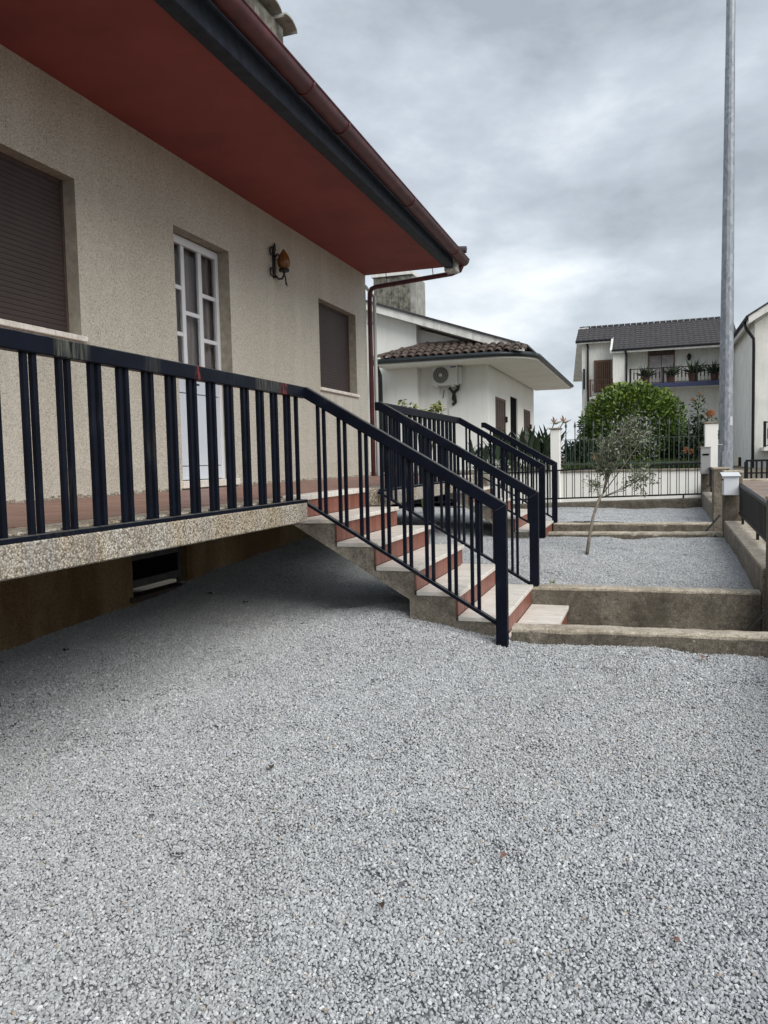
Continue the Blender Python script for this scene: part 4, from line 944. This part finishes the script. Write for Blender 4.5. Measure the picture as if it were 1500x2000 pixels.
# strelitzia clumps behind the fence
def strel_leaf(ln, w):
    m = MB(); vs = []; n = 8
    for k in range(n + 1):
        t = k / n; wid = w * math.sin(math.pi * min(1, max(0, (t - .3) / .7)) ** 0.8) ** .8 if t > .3 else 0.012
        y = 0.28 * ln * t * t; z = ln * (t - .16 * t * t)
        vs += [(-wid / 2, y - wid * .18, z), (0, y, z), (wid / 2, y - wid * .18, z)]
    fs = []
    for k in range(n): fs += [(3 * k, 3 * k + 1, 3 * k + 4, 3 * k + 3), (3 * k + 1, 3 * k + 2, 3 * k + 5, 3 * k + 4)]
    m.quadmesh(vs, fs)
    for i in range(len(m.t)): m.t[i] = rnd(.3, .8)
    return m
slm = [strel_leaf(1.0, .09).mesh('leaf', 'strel', origin=(0, 0, 0), fix=False, smooth=True)[0], strel_leaf(1.0, .06).mesh('leaf', 'strel', origin=(0, 0, 0), fix=False, smooth=True)[0]]
def strelitzia(x, y, h, n, label, spread=0.55, flowers=()):
    r = thing('strelitzia_plant', label, 'plant', (x, y, -0.06), 'strelitzia clumps')
    for k in range(n):
        a = rnd(0, 6.283); tl_ = rnd(.05, spread); s = h * rnd(.7, 1.05)
        inst('leaf', slm[k % 2], (x + rnd(-.28, .28), y + rnd(-.25, .25), -0.07), r, rot=(tl_ * 0.8 * -math.cos(a) - 0.1, tl_ * math.sin(a), a), scale=(s * rnd(.9, 1.3), s, s))
    for (fx, fy, fz) in flowers:
        f = MB().tube([(x, y, -0.05), ((x + fx) / 2, (y + fy) / 2, fz * .55), (fx, fy, fz)], [0.014, 0.012, 0.01], 6).build('flower_stem', 'stem', r)
        m = MB()
        for dx, dz in ((-.10, .02), (-.06, .10), (.0, .13), (.06, .10), (.1, .05), (-.02, .16)):
            m.quadmesh([(fx - .01, fy, fz), (fx + .01, fy, fz), (fx + dx * .6 + .016, fy - .01, fz + dz * .6), (fx + dx, fy, fz + dz), (fx + dx * .6 - .016, fy + .01, fz + dz * .6)], [(0, 1, 2, 3, 4)])
        m.build('petals', 'peach', f, fix=False)
        MB().tube([(fx - .015, fy, fz), (fx + .05, fy, fz - .005), (fx + .16, fy, fz + .05)], [.018, .016, .003], 6).build('beak', 'stem', f)
strelitzia(-2.15, 16.15, 1.12, 64, 'strelitzia clump with peach flowers beside the white pillar', .6, [(-1.80, 15.95, 0.90), (-1.62, 16.0, 0.92)])
strelitzia(-2.85, 16.3, 1.05, 60, 'dark strelitzia clump below the white house shutters', .65)
strelitzia(-3.45, 16.4, 0.85, 40, 'dark strelitzia clump nearest the air conditioner', .65)
strelitzia(-1.35, 16.25, 0.78, 44, 'dark strelitzia clump between white pillar and round bush', .6, [(-1.0, 15.95, 0.14)])
def shrub(name, label, c, rx, ry, rz, n, mat, ln=.09, w=.05, sd_=1):
    r = thing(name, label, 'bush', (c[0], c[1], -0.06))
    leafcloud(MB(), c, rx, ry, rz, n, ln, w, .35, .3, .2, -0.06, sd_).build('foliage', mat, r, fix=False)
    MB().tube([(c[0], c[1], -.07), (c[0] + .03, c[1], c[2] * .5), (c[0] - .02, c[1], c[2])], [.03, .022, .012], 6).build('stem', 'bark2', r)
    return r
shrub('dark_shrub', 'dark low shrub at the foot of the round bush, left side', (-1.25, 16.6, 0.22), .5, .4, .36, 1500, 'shrub', sd_=21)
shrub('dark_shrub', 'dark shrub at the foot of the round bush, right side', (0.66, 17.3, 0.25), .42, .3, .38, 1200, 'shrub', sd_=22)
shrub('dark_shrub', 'dark undergrowth shrub behind the stair railings', (-2.7, 14.9, -0.35), .75, .45, .5, 1800, 'shrub', .11, .045, sd_=23)
rs_b = thing('rose_bush', 'rose bush with orange blooms beside the right white pillar', 'bush', (1.0, 16.6, -0.06))
mm = leafcloud(MB(), (1.05, 16.6, 0.42), .42, .36, .52, 1900, .075, .048, .2, .35, .2, -.05, 31); leafcloud(mm, (0.95, 16.6, 1.0), .16, .16, .4, 170, .07, .045, .3, .3, .2, None, 32); mm.build('foliage', 'shrub', rs_b, fix=False)
MB().tube([(1.0, 16.6, -.07), (1.02, 16.6, .5), (0.93, 16.6, 1.0), (0.98, 16.6, 1.4)], [.025, .02, .012, .005], 6).tube([(1.0, 16.6, .1), (1.15, 16.55, .6), (1.2, 16.5, .95)], [.018, .014, .006], 6).tube([(1.0, 16.6, .9), (.9, 16.6, 1.2), (.82, 16.6, 1.34)], [.012, .008, .004], 5).build('stem', 'stem', rs_b)
def rose(x, y, z, r, mat, par):
    m = MB(); rgx = random.Random(int(x * 999 + z * 77))
    for k in range(34):
        d = Vector((rgx.gauss(0, 1), rgx.gauss(0, 1), rgx.gauss(0, 1))).normalized()
        m.leaf(Vector((x, y, z)) + d * r * .35, (d + Vector((0, 0, .5))).normalized(), Vector((rgx.random(), rgx.random(), .3)), r * .9, r * .9, None, .3)
    m.build('rose', mat, par, fix=False)
for (x, y, z, r, mt) in ((1.165, 16.3, 1.0, .07, 'orange'), (1.12, 16.3, .99, .055, 'peach'), (0.72, 16.3, .30, .06, 'orange'), (0.80, 16.3, .27, .05, 'orange'), (0.98, 16.3, .33, .06, 'peach'), (0.84, 16.55, 1.3, .035, 'peach'), (0.97, 16.6, 1.42, .03, 'peach')): rose(x, y, z, r, mt, rs_b)
# lime plant beyond the farther steps
lpnt = thing('lime_leaved_plant', 'tall thin plant with yellow-green leaves above the farther railing', 'plant', (-3.35, 11.7, -0.65))
st_ = MB(); lv = MB(); rg = random.Random(5)
for (tx, tz) in ((-3.66, 1.10), (-3.55, 1.04), (-3.46, 1.05), (-3.30, 1.0), (-3.18, 1.03), (-3.08, 1.08)):
    st_.tube([(-3.35, 11.7, -0.68), ((-3.35 + tx) / 2, 11.7, .35), (tx, 11.65, tz)], [.012, .009, .004], 5)
    for k in range(26): lv.leaf(Vector((tx + rg.gauss(0, .05), 11.65 + rg.gauss(0, .05), tz - .06 + rg.gauss(0, .05))), Vector((rg.gauss(0, 1), rg.gauss(0, .7), rg.gauss(.1, .6))), Vector((rg.gauss(0, .4), -.5, 1)), rg.uniform(.07, .12), rg.uniform(.05, .08), rg.random(), .3)
st_.build('stem', 'stem', lpnt); lv.build('foliage', 'lime', lpnt, fix=False)
wdp = thing('weed', 'tiny green weed sprouting in the gravel by the handrail post', 'plant', (-0.73, 6.28, -.81))
wm_ = MB(); rg = random.Random(9)
for k in range(6): wm_.leaf(Vector((-0.73 + rg.gauss(0, .008), 6.28, -.80)), Vector((rg.gauss(0, .5), rg.gauss(0, .5), 1)), Vector((0, -1, .2)), rg.uniform(.025, .045), .009, rg.random())
wm_.build('foliage', 'lime', wdp, fix=False)
# grass behind the spear fence
gr = MB(); rg = random.Random(2)
for k in range(5200):
    x = rg.uniform(-1.6, 1.4); y = 15.86 + 1.3 * rg.random() ** 1.4
    gr.leaf(Vector((x, y, -.07)), Vector((rg.gauss(0, .35), rg.gauss(0, .35), 1)), Vector((rg.gauss(0, 1), rg.gauss(0, 1), .1)), rg.uniform(.08, .24), .013, rg.random(), .35)
tag(gr.build('grass', 'grass', fix=False), 'long grass growing behind the white wall', None, None, 'stuff')

# ================================================================== far house with balconies
fh = thing('far_house', 'white two-storey house with charcoal tiled roof and planted balcony', 'house', (0.5, 45, -0.5))
MB().box(-3.45, -1.66, 44.2, 50.5, -0.6, 6.7).build('left_wall', 'grey_white', fh); MB().box(-1.659, 4.0, 43.0, 50.5, -0.6, 5.75).build('main_wall', 'grey_white', fh)
MB().box(-1.72, -1.10, 42.2, 42.999, -0.6, 5.6).build('pier', 'grey_white', fh)
def tileroof(name, x0, x1, pts, pitch, mat, par, wave=.035):
    """corrugated roof surface following pts [(y, z), ...] with stepped rows"""
    m = MB(); nx = int((x1 - x0) / pitch) * 4; xs_ = [x0 + (x1 - x0) * i / nx for i in range(nx + 1)]
    (ya, za), (yb, zb2) = pts; rows_ = max(2, int(math.hypot(yb - ya, zb2 - za) / .36)); vs = []; fs = []
    for r in range(rows_):
        for e_ in (0, 1):
            t = (r + e_) / rows_; y = ya + (yb - ya) * t; z = za + (zb2 - za) * t + (0.035 if e_ == 0 else 0.0)
            for i, x in enumerate(xs_): vs.append((x, y, z + wave * abs(math.sin(math.pi * i / 4 + (0 if r % 2 else math.pi / 2 * 0)))))
    kx = nx + 1
    for q_ in range(2 * rows_ - 1):
        for i in range(nx): fs.append((q_ * kx + i, q_ * kx + i + 1, (q_ + 1) * kx + i + 1, (q_ + 1) * kx + i))
    return m.quadmesh(vs, fs).build(name, mat, par, fix=False)
YR, ZR, YE, ZE = 46.0, 7.50, 42.0, 5.66
sll = (ZR - ZE) / (YR - YE)
rt = tileroof('roof', -1.75, 4.3, [(YE, ZE), (YR, ZR)], .26, 'roofd', fh); rt['kind'] = 'stuff'
rt2 = tileroof('roof', -3.75, -1.751, [(43.8, ZE + sll * 1.8), (YR, ZR)], .26, 'roofd', fh); rt2['kind'] = 'stuff'
MB().prism([(YE, ZE - .03), (YR, ZR - .03), (YR, ZR - .15), (YE, ZE - .15)], 'x', -1.75, 4.3).build('roof_slab', 'white_trim', fh)
MB().prism([(43.8, ZE + sll * 1.8 - .03), (YR, ZR - .03), (51.2, 5.1), (51.2, 4.98), (YR, ZR - .16), (43.8, ZE + sll * 1.8 - .15)], 'x', -3.75, -1.752).build('verge_slab', 'white_trim', fh)
MB().quadmesh([(-3.78, 45.9, ZR - .05), (-3.2, 45.9, ZR - .05), (-3.2, 51.3, 5.02), (-4.55, 51.3, 5.02), (-3.78, 45.9, ZR + .04), (-3.2, 45.9, ZR + .04), (-3.2, 51.3, 5.14), (-4.55, 51.3, 5.14)], [(0, 3, 2, 1), (4, 5, 6, 7), (0, 1, 5, 4), (1, 2, 6, 5), (2, 3, 7, 6), (3, 0, 4, 7)]).build('rear_verge', 'white_trim', fh)
MB().prism([(YR, ZR + .01), (51.3, 5.13), (51.3, 5.1), (YR, ZR - .029)], 'x', -3.77, 4.3).build('rear_roof', 'roofd', fh)
MB().prism([(YE - .02, ZE - .14), (44.0, ZE + sll * 2 - .14), (44.0, ZE + sll * 2 + .03), (YE - .02, ZE + .03)], 'x', -1.86, -1.756).build('verge_board', 'white_trim', fh)
for k in range(26): MB().tube([(-3.7 + .31 * k, YR, ZR + .05), (-3.42 + .31 * k, YR, ZR + .06)], .07, 6).build('ridge_tile', 'roofd', fh)
MB().tube([(-3.75, 43.75, ZE + sll * 1.8 - .02), (-1.9, 43.75, ZE + sll * 1.8 - .02)], .06, 6).build('gutter', 'black', fh); MB().tube([(-1.75, YE - .06, ZE - .0), (3.6, YE - .06, ZE)], .06, 6).build('gutter', 'black', fh)
for (x, y, zt_) in ((-3.12, 44.1, 6.45), (-1.05, 42.15, 5.6)): MB().tube([(x - .05, y - .3, zt_), (x, y, zt_ - .25), (x, y, -0.4)], .055, 6).build('downpipe', 'black', fh)
w1 = MB().box(-2.80, -2.68, 44.12, 44.199, 3.7, 5.45).box(-1.98, -1.86, 44.12, 44.199, 3.7, 5.45).box(-2.68, -1.98, 44.12, 44.199, 5.33, 5.45).build('window', 'frame', fh)
for k in range(7): MB().box(-2.67 + .098 * k, -2.60 + .098 * k, 44.15, 44.18, 3.7, 5.33).build('slat', 'frame', w1)
MB().box(-2.68, -1.98, 44.185, 44.197, 3.7, 5.33).build('pane', 'void', w1)
MB().box(-3.36, -3.28, 43.9, 44.1, 3.9, 5.0).build('side_window', 'void', fh)
d1 = MB().box(0.0, 1.32, 42.92, 42.999, 5.38, 5.62).box(0.0, .06, 42.93, 42.999, 3.85, 5.38).box(1.26, 1.32, 42.93, 42.999, 3.85, 5.38).build('balcony_door', 'frame', fh)
MB().box(.06, 1.26, 42.96, 42.997, 3.85, 5.38).build('lace_curtain', 'lace', d1); MB().box(.64, .68, 42.94, 42.96, 3.85, 5.38).build('mullion', 'frame', d1)
MB().box(.06, 1.26, 42.90, 42.919, 5.36, 5.60).build('shutter_box', 'wood', d1)
bl = MB().box(-1.09, 3.99, 41.75, 42.999, 3.62, 3.82).build('balcony', 'grey_white', fh); MB().box(-1.09, 3.99, 41.73, 41.749, 3.60, 3.84).build('tile_band', 'blue', bl)
def balrail(par, x0, x1, y, z0, z1, n, mat='black'):
    r = MB().box(x0, x1, y - .02, y + .02, z1 - .04, z1).box(x0, x1, y - .015, y + .015, z0, z0 + .03).build('balcony_rail', mat, par)
    for k in range(n + 1):
        x = x0 + (x1 - x0) * k / n
        if k % 9 == 0 or k == n: MB().box(x - .05, x + .05, y - .03, y + .03, z0 - .06, z1 + .02).build('rail_post', mat, r)
        else: MB().tube([(x, y, z0), (x, y, z1 - .04)], .014, 4).box(x - .03, x + .03, y - .02, y + .02, z0 + (z1 - z0) * .3, z0 + (z1 - z0) * .72).build('baluster', mat, r)
balrail(fh, -0.85, 3.9, 41.8, 3.86, 4.62, 27)
bl2 = MB().box(-3.0, -1.75, 43.5, 44.199, 3.3, 3.45).build('balcony', 'grey_white', fh); balrail(fh, -2.95, -1.78, 43.52, 3.47, 4.35, 9, 'frame')
MB().tube([(2.0, 42.98, 5.35), (2.0, 42.8, 5.35)], .02, 5).lathe((2.0, 42.78, 4.98), [(0, 0), (.07, .06), (.12, .25), (.05, .36), (0, .4)], 8).build('porch_lamp', 'iron', fh)
def potted(x, y, z, s, label, sd_):
    r = thing('potted_plant', label, 'potted plant', (x, y, z), 'plants on the far balcony')
    MB().lathe((x, y, z), [(0, 0), (.12 * s, 0), (.16 * s, .28 * s), (.18 * s, .3 * s), (.15 * s, .3 * s), (0, .27 * s)], 10).build('pot', 'pot', r)
    m = MB(); rg_ = random.Random(sd_)
    for k in range(60): m.leaf(Vector((x + rg_.gauss(0, .05), y, z + .28 * s)), Vector((rg_.gauss(0, .7), rg_.gauss(0, .5), 1)), Vector((rg_.gauss(0, 1), rg_.gauss(0, 1), .2)), s * rg_.uniform(.25, .6), .05, rg_.random(), .5)
    m.build('foliage', 'shrub', r, fix=False)
for i, (x, lb) in enumerate(((-0.1, 'bushy potted plant at the left end of the far balcony'), (1.1, 'potted plant in front of the far balcony door'), (2.15, 'spiky potted plant right of the far balcony door'), (3.15, 'potted plant nearest the lamp post on the far balcony'))): potted(x, 42.05, 3.82, 1.25 if i != 2 else 1.5, lb, 50 + i)
# wing of the far house
wn_h = [(38.2, 40.9, -0.56, 0.02)]
wl_ = MB(); XL = 4.0
def wall_xl():
    m = wall_x(XL, 34.0, 43.0, -0.8, 5.5, wn_h, .2); return m
wall_xl().build('wing_side_wall', 'grey_white', fh, fix=False); MB().box(XL + .15, XL + .2, 38.2, 40.9, -0.56, 0.02).build('cellar_opening', 'void', fh)
MB().quadmesh([(XL, 34.0, -.8), (11, 34.0, -.8), (11, 34.0, 5.3), (7.4, 34, 7.4), (XL, 34.0, 5.3)], [(0, 1, 2, 3, 4)]).build('wing_front_wall', 'grey_white', fh, fix=False)
rs2 = 0.61; rz = lambda x: 5.30 + (x - 3.8) * rs2
MB().prism([(3.72, rz(3.72)), (7.4, rz(7.4)), (7.4, rz(7.4) + .28), (3.72, rz(3.72) + .28)], 'y', 33.45, 33.6).build('rake_board', 'white_trim', fh)
MB().prism([(3.72, rz(3.72) + .02), (7.4, rz(7.4) + .02), (7.4, rz(7.4) + .2), (3.72, rz(3.72) + .2)], 'y', 33.601, 45.0).build('wing_roof_slab', 'white_trim', fh)
MB().prism([(3.62, rz(3.62) + .29), (7.4, rz(7.4) + .29), (7.4, rz(7.4) + .36), (3.62, rz(3.62) + .36)], 'y', 33.4, 45.0).build('wing_roof', 'roofd', fh)
MB().tube([(3.66, 33.4, rz(3.66) + .26), (3.66, 42.5, rz(3.66) + .26)], .06, 6).build('gutter', 'black', fh)
MB().tube([(3.66, 34.3, rz(3.66) + .2), (3.70, 34.1, rz(3.66) - .05), (3.96, 33.93, 4.72), (3.97, 33.93, 4.4), (3.97, 33.93, -0.8)], .06, 7).build('downpipe', 'black', fh)
MB().box(4.25, 6.5, 33.0, 33.999, 0.28, 0.42).build('balcony', 'grey_white', fh); balrail(fh, 4.28, 6.4, 33.04, 0.46, 1.40, 18)
MB().box(4.4, 6.2, 33.97, 33.995, -0.8, 0.2).build('garage_door', 'boxwhite', fh)

# ================================================================== dry leaves on the gravel
lf = [(-1.47, 2.769, 'curled brown dry leaf in the middle of the gravel', 'dry', .045), (-3.542, 3.946, 'brown dry leaf by the basement wall', 'dry', .06), (-0.735, 2.033, 'small dark dry leaf low in the gravel foreground', 'dry', .035),
      (-0.437, 2.387, 'small reddish dry leaf right of the gravel centre', 'dry2', .035), (0.299, 4.536, 'pinkish dry leaf at the foot of the near kerb', 'dry2', .065), (-3.012, 5.338, 'dark dry leaf under the terrace edge', 'dry', .06), (-3.493, 5.592, 'brown dry leaf near the basement window', 'dry', .055),
      (0.072, 2.112, 'pale dry leaf in the lower right gravel', 'dry2', .028), (0.43, 3.418, 'brown dry leaf near the right picture edge', 'dry', .03)]
for i, (x, y, lb, mt, s) in enumerate(lf):
    m = MB(); z = gz(x, y) + 0.024; a = rnd(0, 6.28); n = 6; vs = []
    for k in range(n + 1):
        t = k / n; w = s * .62 * math.sin(math.pi * t) ** .8; c_ = .35 * s * math.sin(t * 2.6)
        for sd_ in (-1, 0, 1):
            lx = (t - .5) * s; ly = sd_ * w / 2; vs.append((x + lx * math.cos(a) - ly * math.sin(a), y + lx * math.sin(a) + ly * math.cos(a), z + c_ * .5 + abs(sd_) * w * .3))
    fs = []
    for k in range(n): fs += [(3 * k, 3 * k + 3, 3 * k + 4, 3 * k + 1), (3 * k + 1, 3 * k + 4, 3 * k + 5, 3 * k + 2)]
    tag(m.quadmesh(vs, fs).build('dry_leaf', mt, fix=False, smooth=True), lb, 'leaf', 'dry leaves on the gravel')
